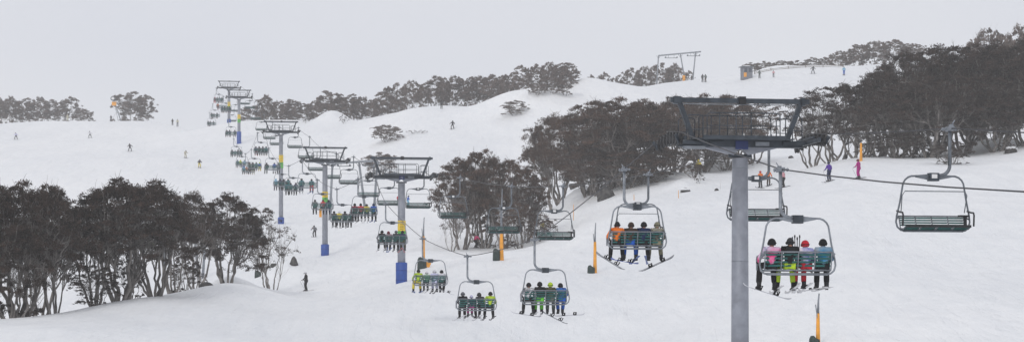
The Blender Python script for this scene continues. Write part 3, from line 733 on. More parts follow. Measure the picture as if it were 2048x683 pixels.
bcol = dict(w=mat('board_white', (.55, .56, .6), .35, 0, .1), d=mat('board_dark', (.05, .055, .065), .35, 0, .1, 4, 0, .5, (.3, .31, .34)), b=mat('board_blue', (.03, .08, .4), .35))
for ci, (cx, bot, nm, riders) in enumerate(UP):
    nm0 = nm
    nr = ['no', 'one rider', 'two riders', 'three riders', 'four riders'][len(riders)]
    t, gp, rz, d = chair(cx, bot, True, f'uphill chair carrying {nr}, {nm} of the loaded chairs', d < 200 if ci else True)
    up_pts.append(gp)
    M = Matrix.Translation(gp) @ Matrix.Rotation(rz, 4, 'Z')
    lod = 2 if d < 180 else (1 if d < 330 else 0)
    for si, (sl, pose, jk, tr, hl, hat, gear, sc) in enumerate(riders):
        lx = .51 - .78 + .52 * sl + rng.uniform(-.03, .03)
        loc = M @ Vector((lx, .05, -2.885))
        pos = SLOT[si] if len(riders) == 4 else (['leftmost', 'middle', 'rightmost'][si] if len(riders) == 3 else (['left', 'right'][si] if len(riders) == 2 else 'only'))
        who = f'{nc(jk)} jacket, {nc(tr)} trousers'
        place = f'{nm} loaded chair'
        rl = f'rider in {who}, {pos} on the {place}'
        if len(rl.split()) > 16: rl = f'rider in {nc(jk)} jacket, {pos} on the {place}'
        person(loc, rz + rng.uniform(-.22, .22), pose, jk, tr, hl, rl, 'riders on the chairlift', sc, lod, hat)
        if (ci, si) in BOARDS:
            bx_, by_, tilt, yaw, bc = BOARDS[(ci, si)]
            q = P(bx_, by_, d + .45)
            snowboard(q, (R(8), R(tilt), rz + R(yaw)), f'snowboard hanging from {pos} rider on the {place}', bcol[bc])
        elif gear == 's':
            an = FM[pose]['an'][1]
            q = M @ Vector((lx, .05 + (an.y + .05) * sc, -2.885 + (an.z - .15) * sc))
            skis(q, rz + rng.uniform(-.1, .1), f'skis worn by {pos} rider on the {place}', skicol[rng.randrange(4)] if d > 70 else skicol[0], abs(an.x) * sc, R(rng.uniform(-14, -4)), (rng.uniform(-.12, .25), rng.uniform(-.25, .12)), 'skis worn by chairlift riders')
    if ci == 0:   # bundle of poles held up between the second and third rider
        q = M @ Vector((.51 + .02, .25, -2.6)); pb = empty('bundle_of_ski_poles', q, (0, 0, rz), 'black ski poles held upright between riders on the nearest loaded chair', 'ski poles', 'ski poles')
        for k in range(4):
            x = -.06 + .05 * k
            MB().tube([(x, 0, 0), (x - .04 + .03 * k, .02 * k, .55 + .06 * (k % 2))], .014, 6).ell((x - .04 + .03 * k, .02 * k, .60 + .06 * (k % 2)), (.025, .025, .06), 6, 4).build('ski_pole', black, pb)
    if ci == 8:
        q = M @ Vector((.51 - .18, .35, -3.35)); o = MB().box((0, 0, 0), (.26, .05, .85)).build('orange_slalom_board', orange, None); o.location = q; o.rotation_euler = (0, 0, rz)
        o.name = 'orange_snowboard'; tag(o, 'orange snowboard hanging upright below the ninth nearest loaded chair', 'snowboard')
for ci, (cx, bot) in enumerate(DOWN):
    nm = 'farthest' if ci == len(DOWN) - 1 else ('nearest' if ci == 0 else ORD[ci + 1] + ' nearest')
    extra = ' at right edge of the view' if ci == 0 else ''
    dd = 108900 / (cx - 275)
    t, gp, rz, d = chair(cx, bot, False, f'empty green slatted chair coming downhill, {nm} of the empty ones', dd < 200)
    dn_pts.append(gp)

# riders heading down on three of the return chairs (small figures seen above the seats)
# haul ropes
def rope(pts, side, label):
    P_ = list(pts)
    for tt in tower_tops:
        for y, dz in ((-1.7, -.0), (0, .38), (1.7, -.0)):
            P_.append(tt + Matrix.Rotation(LA, 3, 'Z') @ Vector((side * 2.56, y, .0 + (.40 if y == 0 else .25))))
    P_.sort(key=lambda v: v.y)
    out_ = []
    for a, b in zip(P_[:-1], P_[1:]):
        L = (b - a).length; k = max(1, int(L / 4))
        for i in range(k):
            f = i / k; v = a.lerp(b, f); v.z -= L * L * .00022 * 4 * f * (1 - f); out_.append(v)
    out_.append(P_[-1])
    o = MB().tube(out_, .021, 6).build('haul_rope', ropem); tag(o, label, 'lift cable', 'haul ropes of the chairlift')
def ext(p, px, py, d): p.insert(0, P(px, py, d)); return p
up_r = ext(list(up_pts), 2048, 383, 48.8); up_r = ext(up_r, 5500, 470, 16.8)
dn_r = ext(list(dn_pts), 2048, 265, 62.5); dn_r = ext(dn_r, 7000, 560, 16.8)
rope(up_r, -1, 'dark haul rope running uphill through the grips of the loaded chairs')
rope(dn_r, 1, 'dark haul rope carrying the empty chairs downhill on the right')

# ------------------------------------------------------------------ trees
def bez(a, b, c, n): return [a * (1 - t) ** 2 + b * 2 * t * (1 - t) + c * t * t for t in [i / n for i in range(n + 1)]]
def gum(seed, Ht, Wd, stems, ncl, leaves, low=.45, under=.25, lsz=1., tight=1., thick=1., twig=1.):
    rg = random.Random(seed); nr = np.random.RandomState(seed)
    V = Vector; tr = MB(); cl = []
    lob = [(rg.uniform(0, 6.28), rg.uniform(.75, 1.1)) for _ in range(5)]      # uneven outline
    for i in range(ncl):
        a = rg.uniform(0, 2 * pi); u = math.sqrt(rg.random())
        k = 1 + .16 * sin(3 * a + seed) + .1 * sin(5 * a + 2 * seed); r = u * Wd / 2 * .9 * k
        if rg.random() < under:
            z = Ht * (low + (.82 - low) * rg.random() ** .8); r = (r * .55 + Wd * .18) if rg.random() < .5 else r
        else: z = Ht * (.95 - .46 * u ** 2.3 + .05 * sin(2.3 * a + seed * 1.7) * (.3 + u) + rg.uniform(-.09, .0))
        cl.append(V((r * cos(a), r * sin(a), z)))
    sdir = [2 * pi * k / stems + rg.uniform(-.4, .4) for k in range(stems)]
    groups = [[] for _ in sdir]
    for c in cl:
        a = math.atan2(c.y, c.x)
        sc_ = [abs((a - s + pi) % (2 * pi) - pi) + rg.uniform(0, .9) for s in sdir]
        groups[sc_.index(min(sc_))].append(c)
    R0 = Ht * .0135 * thick
    wob = lambda k: V((rg.gauss(0, k), rg.gauss(0, k), rg.gauss(0, k * .5)))
    def limb(a, b, bow, r0, r1, n, sides):
        m = a.lerp(b, .5) + bow
        p = bez(a, m, b, n); L = (b - a).length
        for q in range(1, n): p[q] = p[q] + wob(L * .022)
        tr.tube(p, [r0 + (r1 - r0) * q / n for q in range(n + 1)], sides, False); return p
    for s, g in zip(sdir, groups):
        if not g: continue
        base = V((cos(s) * Ht * .03, sin(s) * Ht * .03, -.4))
        mean = sum(g, V()) / len(g)
        f1 = V((mean.x * .52, mean.y * .52, Ht * rg.uniform(.14, .40))) + wob(.35)
        out_ = V((cos(s), sin(s), 0)) * Ht * .03
        rb = R0 * rg.uniform(.7, 1.3)
        limb(base, f1, out_, rb * 1.2, rb * .75, 6, 7)
        g.sort(key=lambda c: math.atan2(c.y - mean.y, c.x - mean.x)); nsub = max(1, round(len(g) / 5))
        for k in range(nsub):
            sg = g[k * len(g) // nsub:(k + 1) * len(g) // nsub]
            if not sg: continue
            m_ = sum(sg, V()) / len(sg)
            f2 = f1.lerp(m_, rg.uniform(.45, .7)) + wob(.15) - V((0, 0, Ht * .03))
            limb(f1, f2, V((0, 0, -.0)) + (m_ - V((f1.x, f1.y, m_.z))) * .12, rb * .6, rb * .38, 6, 6)
            for c in sg:
                bow = V(((c.x - f2.x) * .15, (c.y - f2.y) * .15, -.12 * abs(c.z - f2.z)))
                p = limb(f2, c, bow, rb * .32, rb * .12, 5, 4)
                for q in range(int(4 * twig)):
                    st = p[rg.randint(1, 5)]; e = st + V((rg.gauss(0, .35), rg.gauss(0, .35), rg.uniform(.1, .7)))
                    limb(st, e, wob(.08), rb * .13, rb * .06, 3, 3)
            for q in range(int(5 * twig)):      # fine bare shoots inside the crown
                st = f1.lerp(f2, rg.random()); e = st + V((rg.gauss(0, .5), rg.gauss(0, .5), rg.uniform(.5, 1.7)))
                limb(st, e, wob(.15), rb * .18, rb * .07, 4, 3)
    pos = []
    per = int(leaves * 1.35) // max(1, len(cl))
    for c in cl:
        sc = rg.uniform(.6, 1.2) * Ht / 8 * tight; nt_ = rg.randint(7, 12)
        outw = np.array([c.x, c.y, 0]); outw = outw / (np.linalg.norm(outw) + .1)
        for k in range(nt_):
            h = nr.normal(0, 1, 3) * np.array([.44, .44, .11]) * sc
            h[2] -= .32 * (h[0] ** 2 + h[1] ** 2) / (sc + .01)        # each pad a little dome
            cc = np.array(c) + h
            pos.append(cc + nr.normal(0, 1, (max(3, per // nt_), 3)) * np.array([.15, .15, .075]) * sc)
    pos = np.concatenate(pos); N = len(pos)
    d1 = nr.normal(0, 1, (N, 3)); d1[:, 2] -= .35; d1 /= np.linalg.norm(d1, axis=1)[:, None]
    d2 = np.cross(d1, nr.normal(0, 1, (N, 3))); d2 /= np.linalg.norm(d2, axis=1)[:, None]
    L = (nr.uniform(.045, .10, N) * lsz * Ht / 8)[:, None]; Wl = L * nr.uniform(.3, .5, N)[:, None]
    q = np.stack([pos - d1 * L, pos - d2 * Wl, pos + d1 * L, pos + d2 * Wl], 1).reshape(-1, 3)
    f = np.arange(4 * N).reshape(-1, 4)
    return tr.mesh('trunk'), np_mesh('crown', q, f, False), Ht, Wd
ARCH = {
 'a': gum(1, 8, 7.0, 6, 86, 22000, .40, .20, 1, .95, 1, 2.5), 'b': gum(2, 8, 6.4, 5, 76, 19000, .42, .22, 1, .95, 1, 2), 'c': gum(3, 8, 7.6, 7, 100, 25000, .38, .20, 1, .95, 1, 2.5),
 'w': gum(4, 8, 11, 8, 150, 33000, .3, .28, 1, 1, 1, 1.6), 's': gum(5, 8, 6.5, 5, 44, 8500, .36, .30, 1., .75, .9, 2.5), 'bare': gum(6, 8, 6, 5, 46, 2200, .4, .45, 1., .6, .8, 2.),
 'bush': gum(7, 4, 5.6, 9, 70, 15000, .05, .6, 1.3, .95, .9, 1.5), 't': gum(8, 8, 5.0, 5, 54, 13000, .36, .3, 1, .9, 1, 2), 'd': gum(9, 8, 7.5, 6, 125, 30000, .15, .5, 1, .95, 1.1, 1.8),
 'f1': gum(10, 5, 6.0, 7, 90, 15000, .04, .55, 1.7, 1.1, .7, .7), 'f2': gum(11, 5, 5.0, 5, 56, 10000, .06, .55, 1.7, 1.1, .7, .7), 'f3': gum(12, 5, 7.5, 7, 110, 18000, .04, .55, 1.7, 1.1, .7, .7), 'low': gum(13, 2, 5.0, 6, 30, 4500, .1, .6, 2.6, 1, 1, .5)}
def tree(px, d, top, wpx, arch, label, group, dark=False, name='snow_gum', cat='tree', rot=None, sink=0, hmin=.8, base=None):
    tm, cmesh, H0, W0 = ARCH[arch]
    g = G(px, d) if base is None else GP(px, base, d - 60, d + 60); d = g.y; h = max(hmin, (HY - top) / F * d - g.z + sink); w = m2(wpx, d)
    rz = rot if rot is not None else rng.uniform(0, 6.28)
    t = empty(name, (g.x, g.y, g.z - sink), (0, 0, rz), label, cat, group)
    sx = w / W0 / 1.0; sz = h / H0 / 1.0
    sz = h / (H0 * .98)
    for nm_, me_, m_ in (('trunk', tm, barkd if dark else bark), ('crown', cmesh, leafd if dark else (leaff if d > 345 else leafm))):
        o = put(nm_, me_, m_, t); 
    t.scale = (sx, sx, sz)
    return t
def cluster(specs, phrase, group, dark=False, kinds=None):
    specs = sorted(specs, key=lambda s: s[0])
    look = dict(a='spreading', b='rounded', c='broad', w='wide umbrella-shaped', s='open, sparse', bare='nearly bare', bush='low bushy', t='slender', d='dense', f1='rounded', f2='small', f3='wide', low='low')
    for i, s in enumerate(specs):
        px, d, top, w, ar = s[:5]
        tree(px, d, top, w, ar, f'{look[ar]} snow gum, {ORD[i + 1]} from left {phrase}', group, dark)

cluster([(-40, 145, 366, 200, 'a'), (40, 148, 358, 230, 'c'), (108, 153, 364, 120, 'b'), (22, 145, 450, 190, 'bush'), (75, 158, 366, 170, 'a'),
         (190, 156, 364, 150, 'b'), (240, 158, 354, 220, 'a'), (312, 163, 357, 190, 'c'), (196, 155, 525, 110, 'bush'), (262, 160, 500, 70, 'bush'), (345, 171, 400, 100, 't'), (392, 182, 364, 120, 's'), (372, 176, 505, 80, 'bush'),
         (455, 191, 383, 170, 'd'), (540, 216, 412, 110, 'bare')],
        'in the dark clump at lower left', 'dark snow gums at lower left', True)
cluster([(925, 250, 305, 120, 'b'), (968, 252, 296, 110, 'c'), (1010, 250, 300, 110, 's'), (1050, 255, 330, 100, 'd'), (950, 262, 330, 90, 's'), (905, 246, 400, 60, 'bare'), (1040, 246, 400, 90, 'bush'), (975, 252, 385, 100, 'bush'), (1082, 252, 425, 60, 'bush')],
        'in the clump behind the middle empty chairs', 'snow gums behind the middle chairs')
cluster([(1120, 292, 226, 160, 'w'), (1175, 280, 205, 190, 'w'), (1232, 276, 193, 210, 'c'), (1295, 278, 197, 190, 'd'), (1350, 284, 190, 170, 'w'), (1405, 292, 186, 150, 'c'), (1462, 298, 183, 130, 'b'), (1508, 302, 192, 110, 's'),
         (1195, 276, 290, 160, 'w'), (1258, 272, 300, 170, 'a'), (1325, 276, 295, 150, 'b'), (1388, 262, 325, 50, 't'), (1105, 290, 275, 120, 's'), (1415, 300, 240, 160, 'd'), (1290, 272, 335, 120, 'bush'), (1185, 280, 330, 110, 'bush'), (1450, 292, 300, 110, 'bush')],
        'in the big clump behind the nearest tower', 'snow gums behind the nearest tower')
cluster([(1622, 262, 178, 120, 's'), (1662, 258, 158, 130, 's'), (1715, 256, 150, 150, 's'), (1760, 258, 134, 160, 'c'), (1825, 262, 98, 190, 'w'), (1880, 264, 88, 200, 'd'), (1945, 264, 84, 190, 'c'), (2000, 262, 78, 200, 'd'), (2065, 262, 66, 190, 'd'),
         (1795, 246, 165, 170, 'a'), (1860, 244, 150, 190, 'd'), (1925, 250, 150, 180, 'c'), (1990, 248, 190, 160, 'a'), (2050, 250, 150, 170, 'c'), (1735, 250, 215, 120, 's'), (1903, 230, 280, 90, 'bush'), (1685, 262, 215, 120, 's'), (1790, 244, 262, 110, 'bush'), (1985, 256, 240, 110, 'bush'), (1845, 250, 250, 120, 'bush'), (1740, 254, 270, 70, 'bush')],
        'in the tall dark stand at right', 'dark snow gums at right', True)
cluster([(1975, 380, 52, 110, 'f3'), (2045, 350, 42, 110, 'f3')], 'rising behind the right stand', 'gums behind the right stand')
cluster([(1502, 522, 124, 38, 'f1'), (1530, 524, 121, 44, 'f1'), (1562, 522, 120, 46, 'f3'), (1592, 520, 119, 44, 'f1'), (1622, 520, 114, 40, 'f2'), (1650, 520, 112, 40, 'f1'), (1680, 516, 100, 56, 'f3'), (1715, 514, 86, 60, 'f1'),
         (1752, 512, 80, 66, 'f3'), (1790, 510, 76, 70, 'f1'), (1825, 508, 86, 60, 'f3')],
        'on the ridge right of the hut', 'snow gums on the right ridge')
cluster([(1180, 545, 148, 34, 'f2'), (1206, 545, 143, 36, 'f2'), (1235, 548, 148, 30, 'f1'), (1262, 548, 132, 44, 'f1'), (1290, 550, 130, 44, 'f3'), (1322, 548, 122, 50, 'f1'), (1350, 548, 124, 46, 'f3'), (1376, 552, 140, 26, 'f2')],
        'behind the drag lift on the skyline', 'snow gums behind the drag lift')
ridge = []
rr = random.Random(5)
tops = [(505, 204), (530, 192), (556, 194), (582, 196), (605, 203), (630, 194), (655, 184), (680, 186), (705, 184), (728, 188), (750, 195), (775, 182), (795, 163), (820, 160), (845, 158), (868, 156), (890, 158), (912, 152), (935, 152), (958, 154), (980, 150), (1003, 149),
        (1025, 140), (1048, 134), (1070, 128), (1095, 122), (1120, 124), (1140, 130)]
for i, (x, tpy) in enumerate(tops):
    dd = 540 if x < 640 else (515 if x < 800 else 492)
    if x > 1010: dd = 470
    ridge.append((x + rr.uniform(-5, 5), dd + rr.uniform(-4, 8), tpy + rr.uniform(-6, 7), rr.uniform(40, 66), ['f1', 'f3', 'f1', 'f2'][i % 4]))
cluster(ridge, 'in the long band on the middle skyline', 'snow gums along the middle ridge')
cluster([(1075, 452, 165, 44, 'f3'), (1105, 455, 150, 50, 'f1'), (1130, 458, 140, 44, 'f2')], 'below the peak of the middle ridge', 'snow gums below the ridge peak')
cluster([(-10, 632, 184, 60, 'f1'), (22, 630, 190, 56, 'f3'), (52, 632, 193, 56, 'f1'), (80, 630, 191, 50, 'f3'), (108, 632, 196, 46, 'f1'), (138, 630, 192, 50, 'f2'), (168, 628, 216, 44, 'f3')],
        'on the far left skyline', 'snow gums on the far left skyline')
tree(262, 624, 180, 74, 'f1', 'lone open snow gum on the left skyline beside the snow gun', 'lone gums')
tree(288, 626, 188, 50, 'f2', 'smaller snow gum just right of the lone skyline gum', 'lone gums')
tree(773, 436, 248, 68, 'f3', 'small round snow gum alone on the open middle slope', 'lone gums', base=284)
tree(762, 385, 302, 70, 'f1', 'grey snow gum showing above the number 4 tower arm', 'lone gums')
tree(1028, 440, 200, 56, 'f2', 'pale small bush on the slope below the ridge peak', 'lone gums', name='shrub', cat='shrub', base=231)
for x, d, tp, w, bs, lab in ((612, 470, 233, 18, 246, 'small shrub left of the snow dome'), (688, 470, 229, 26, 247, 'dark shrub at right foot of the snow dome'), (825, 440, 260, 30, 268, 'low row of twigs right of the lone slope gum'),
                         (845, 440, 260, 24, 267, 'low twiggy shrub ending the row right of the lone slope gum'), (556, 236, 488, 24, 505, 'small twiggy shrub on top of the rocky drift'), (1398, 262, 345, 30, 368, 'small shrub by the rocks below the big gum clump'),
                         (408, 190, 545, 24, 562, 'scrubby shrub at foot of the leaning pale trunk'), (2015, 262, 284, 46, 308, 'shrub growing over the snowy rock at right edge')):
    tree(x, d, tp, w, 'low', lab, 'low shrubs', True, 'shrub', 'shrub', hmin=.3, base=bs)

# ------------------------------------------------------------------ rocks
rockm = mat('rock', (.03, .03, .032), .85, 0, .2, 2.5, .5, .2, (.10, .095, .09), 6)
def rock(p, size, seed, label, snowcap=False, taper=.35):
    rg = random.Random(seed); bm = bmesh.new(); bmesh.ops.create_icosphere(bm, subdivisions=3, radius=1)
    pl = [(Vector((rg.gauss(0, 1), rg.gauss(0, 1), rg.gauss(0, .7))).normalized(), rg.uniform(.74, .97)) for _ in range(16)]
    for v in bm.verts:
        for nn, dd in pl:
            k = v.co.dot(nn) - dd
            if k > 0: v.co -= nn * k
        v.co *= 1 + rg.uniform(-.035, .035) + .06 * sin(v.co.x * 5 + seed) * sin(v.co.z * 6); k_ = 1 - taper * (v.co.z + .3); v.co.x *= size[0] * k_; v.co.y *= k_; v.co.y *= size[1]; v.co.z *= size[2]
    me = bpy.data.meshes.new('rock'); bm.to_mesh(me); bm.free(); me.materials.append(rockm)
    o = bpy.data.objects.new('rock', me); C.objects.link(o); o.location = p; o.rotation_euler = (0, 0, rg.uniform(0, 6))
    tag(o, label, 'rock', 'rocks showing through the snow')
    if snowcap:
        c = MB().ell((size[0] * .1, 0, size[2] * .35), (size[0] * .8, size[1] * .9, size[2] * .5), 12, 5, -.2).build('snow_cap', snow, o)
    return o
rock(GP(588, 530, 215, 250) + Vector((0, 0, .2)), (.6, .5, .6), 1, 'dark pointed rock standing out of the drift behind the lone skier', False, .42)
rock(GP(548, 524, 215, 250) + Vector((0, 0, .25)), (.4, .4, .4), 2, 'dark round rock in the drift left of the pointed rock', True)
rock(GP(1212, 397, 255, 290) + Vector((0, 0, .3)), (1.3, 1.1, 1.15), 3, 'large dark boulder under the left of the big gum clump')
rock(GP(1152, 364, 270, 330) + Vector((0, 0, .3)), (1.6, 1.2, .8), 4, 'snow covered boulder left of the large dark boulder', True)
rock(GP(1370, 384, 240, 290) + Vector((0, 0, .1)), (.7, .6, .4), 5, 'low snowy rock beside the small leaning gum', True)
rock(GP(1433, 381, 230, 280) + Vector((0, 0, .05)), (.35, .3, .22), 6, 'small lone dark rock on open snow left of the nearest tower')
rock(GP(2022, 306, 235, 280) + Vector((0, 0, .25)), (.9, .7, .55), 7, 'snow topped rock near the right edge', True)
rock(GP(1582, 316, 280, 330) + Vector((0, 0, .1)), (.45, .4, .25), 8, 'dark rock just right of the nearest tower arm')
rock(GP(412, 557, 170, 200) + Vector((0, 0, .05)), (.9, .5, .3), 9, 'long flat rock at foot of the lower left gums')

# ------------------------------------------------------------------ snow making lances, covers, posts
def lance(px, base_py, top_py, org_py, lo, hi, label, w=.28, lean=0., arm=False):
    g = GP(px, base_py, lo, hi); d = g.y; s = d / F
    hT = (base_py - top_py) * s; hO = (base_py - org_py) * s
    t = empty('snow_lance', g, (0, 0, 0), label, 'snow gun', 'snow making lances beside the run')
    MB().tube([(0, 0, -.5), (0, 0, hO * .35), (0, 0, hO)], [w * .62, w * .45, w * .36], 8).build('orange_post', orange, t)
    MB().tube([(0, 0, hO), (.02, 0, hO + (hT - hO) * .6), (.06, 0, hT)], [.075, .05, .035], 6).build('lance_tube', galv, t)
    MB().tube([(-.02, -.05, hO * .8), (-.14, -.05, hT * .78)], .03, 6).build('hose', galv, t)
    if arm: MB().box((.35, 0, .35), (.5, .35, .45), (0, .4, 0)).build('valve_cover', orange, t)
    return g
def cover(p, off, h, r, label):
    x, y = p.x + off, p.y - .1; z = float(H(x, y))
    m = MB(); m.tube([(0, 0, -.3), (0, 0, h * .1), (0, 0, h * .8), (.02, 0, h * .96), (.04, 0, h)], [r, r * 1.05, r, r * .85, r * .45], 10)
    o = m.build('valve_cover', dkgreen); o.location = (x, y, z); tag(o, label, 'hydrant cover', 'green covers beside the snow lances')
a_ = lance(1003, 520, 378, 462, 190, 215, 'orange snow lance in front of the middle gum clump', .36)
cover(a_, -.42, .95, .3, 'green padded cover at foot of the lance before the middle gums')
a_ = lance(847, 536, 434, 472, 165, 215, 'snow lance with orange head standing right of the number 4 tower', .3, arm=True)
cover(a_, -.12, .95, .4, 'green padded cover at foot of the lance right of number 4 tower')
a_ = lance(1190, 546, 446, 484, 170, 215, 'thin orange snow lance left of the second nearest loaded chair', .3)
cover(a_, -.3, .55, .3, 'green cover at foot of the lance left of second nearest loaded chair')
a_ = lance(1636, 690, 588, 628, 118, 160, 'orange snow lance below the nearest loaded chair', .24)
cover(a_, -.2, .42, .28, 'green cover at bottom edge below the nearest loaded chair')
a_ = lance(1040, 460, 378, 425, 225, 300, 'short orange lance at right side of the middle gums', .22)
lance(1722, 322, 284, 286, 235, 275, 'orange post standing among the right hand gums', .3)
pg = GP(516, 545, 200, 240); cover(pg, 0, .65, .33, 'dark green cover at right foot of the lower left gums')
# fan gun on the left skyline
g = G(236, 612); t = empty('snow_gun', g, (0, 0, 0), 'round fan snow gun with orange box on a mast, left skyline', 'snow gun')
hh = (HY - 196) / F * g.y - g.z
MB().tube([(1.0, 0, -.5), (-.6, 0, hh - 2.0)], [.16, .13], 8).tube([(0.2, 0, -.5), (-.8, 0, hh - 2.0)], .06, 6).build('mast', galv, t)
MB().box((-1.0, -.2, hh - 1.5), (1.1, .7, 1.0)).build('orange_box', orange, t)
MB().tube([(-1.2, -1.0, hh - .2), (-1.2, -.5, hh - .25), (-1.2, .6, hh - .3)], [.62, .55, .5], 14).build('fan_barrel', steel, t)
MB().tube([(-1.2, -1.02, hh - .2), (-1.2, -1.03, hh - .2)], .4, 12).build('fan_grille', white, t)
# thin marker poles
for i, (px, base, top, col, lo, hi, lab) in enumerate([
    (1105, 420, 282, white, 250, 330, 'tall pale marker pole beside the left edge of the big gums'), (1147, 440, 408, orange, 225, 280, 'short orange marker stake left of the large boulder'),
    (1268, 400, 388, orange, 245, 300, 'red-orange stake under the big gum clump'), (1357, 396, 380, orange, 240, 290, 'tiny orange stake right of the big gum trunks'),
    (1441, 378, 358, white, 240, 290, 'thin pale stake beside the lone dark rock'), (657, 555, 552, white, 180, 220, 'tiny pale marker near the third nearest tower')]):
    g = GP(px, base, lo, hi); h = (base - top) / F * g.y
    o = MB().tube([(0, 0, -.2), (0, 0, h)], [.035, .025], 6).build('marker_pole', col); o.location = g; tag(o, lab, 'marker pole', 'marker poles in the snow')
g = GP(921, 478, 240, 300); t = empty('trail_sign', g, (0, 0, 0), 'small pale grey sign on a post left of the red jacket skier', 'sign')
MB().tube([(0, 0, -.2), (0, 0, 1.0)], .03, 6).build('post', galv, t); MB().box((0, -.03, 1.15), (.6, .03, .75)).build('panel', mat('pale_sign', (.45, .46, .48)), t)

# ------------------------------------------------------------------ drag lift portals
def portal(beam, legs, sheaves, d, label, pad=None, r=.16):
    base = G(legs[0][2], d); o = Vector((base.x, d, base.z))
    t = empty('drag_lift_portal', o, (0, 0, 0), label, 'drag lift tower', 'drag lift portals')
    L = lambda px, py, dd=0: P(px, py, d + dd) - o
    MB().beam(L(*beam[0]), L(*beam[1]), .3, .3).build('crossbeam', galv, t)
    for x0, y0, x1, y1, y in legs:
        foot = G(x1, d + y) - o; foot.z -= .4
        tp = L(x0, y0)
        m = MB().tube([tp, foot], [r * .8, r], 8); m.beam(tp + Vector((-.5, 0, .0)), tp + Vector((0, 0, -.7)), .08, .08).beam(tp + Vector((.5, 0, 0)), tp + Vector((0, 0, -.7)), .08, .08)
        m.build('leg', galv, t)
    for x0, x1, y in sheaves:
        m = MB(); a = L(x0, y); b_ = L(x1, y); m.beam(a, b_, .14, .12)
        for q in (a, b_): m.tube([q + Vector((0, -.5, .12)), q + Vector((0, .5, .12))], .16, 8)
        for f in (.25, .75): c_ = a.lerp(b_, f); m.beam(c_, c_ + Vector((0, 0, 7 / F * d)), .06, .06)
        m.build('sheave_arm', steel2, t)
    if pad:
        x, ya, yb = pad; MB().tube([L(x, ya, -.1), L(x - .3, yb, -.1)], .32, 8).build('orange_pad', orange, t)
    return t
portal(((1317, 111.5), (1402, 103.5)), [(1317, 111, 1313, 174, 0), (1361, 109, 1371, 171, 0), (1391, 106, 1385, 171, 0)], [(1331, 1354, 116), (1375, 1399, 112)], 528, 'drag lift portal with three legs against the sky, behind the big gums', (1368, 162, 151))
portal(((664, 327), (752, 321)), [(665, 327, 659, 415, 0), (718, 324, 731, 412, 0), (755, 321, 748, 412, 0)], [(676, 700, 332), (726, 748, 331)], 345, 'grey three-legged drag lift portal behind the number 4 tower', r=.2)
portal(((320, 468), (418, 456)), [(330, 467, 326, 560, 0), (388, 460, 398, 560, 0), (412, 457, 405, 560, 0)], [(338, 360, 473), (380, 402, 468)], 262, 'drag lift portal half hidden behind the lower left gums', r=.16)

# ------------------------------------------------------------------ lift hut and fence on the right ridge
g = GP(1493, 158, 430, 520); t = empty('lift_hut', g, (0, 0, R(14)), 'small grey lift hut with flat snowy roof and orange panel on the ridge', 'hut')
hw = 1.0; hutm = mat('hut_wall', (.17, .18, .21), .7, 0, .15, 2)
MB().box((0, 0, 1.1), (2.0, 1.9, 2.6)).build('wall', hutm, t)
rf = MB().box((-.05, -.05, 2.46), (2.7, 2.4, .12)).build('roof', steel2, t); MB().ell((0, 0, 2.5), (1.0, .9, .28), 14, 4, 0).build('roof_snow', snow, rf)
for x in (-.5, .45):
    w_ = MB().box((x, -.965, 1.75), (.6, .03, .75)).build('window', mat('hut_glass', (.05, .06, .08), .15), t); MB().box((x, -.98, 1.36), (.7, .06, .05)).build('sill', steel, w_)
MB().box((-.62, -.97, .75), (.6, .04, .9)).build('orange_panel', orange, t)
MB().box((1.02, -.2, 1.0), (.04, .8, 1.9)).build('door', steel, t)
t = empty('ridge_fence', GP(1515, 152, 430, 530), (0, 0, 0), 'brown net and rail fence along the right ridge behind the hut', 'fence')
fp = [GP(x, y, 430, 540) + Vector((0, 3, 0)) for x, y in ((1512, 152), (1545, 146), (1580, 142), (1615, 139), (1650, 138), (1690, 137))]
fm = mat('fence_wood', (.14, .11, .09), .8, 0, .2)
for p_ in fp: MB().tube([p_ - t.location - Vector((0, 0, .4)), p_ - t.location + Vector((0, 0, 1.3))], .07, 6).build('fence_post', fm, t)
for i in range(len(fp) - 1):
    m = MB()
    for h in (.35, .6, .85, 1.1): m.beam(fp[i] - t.location + Vector((0, 0, h)), fp[i + 1] - t.location + Vector((0, 0, h)), .05, .09)
    m.build('fence_rails', fm, t)

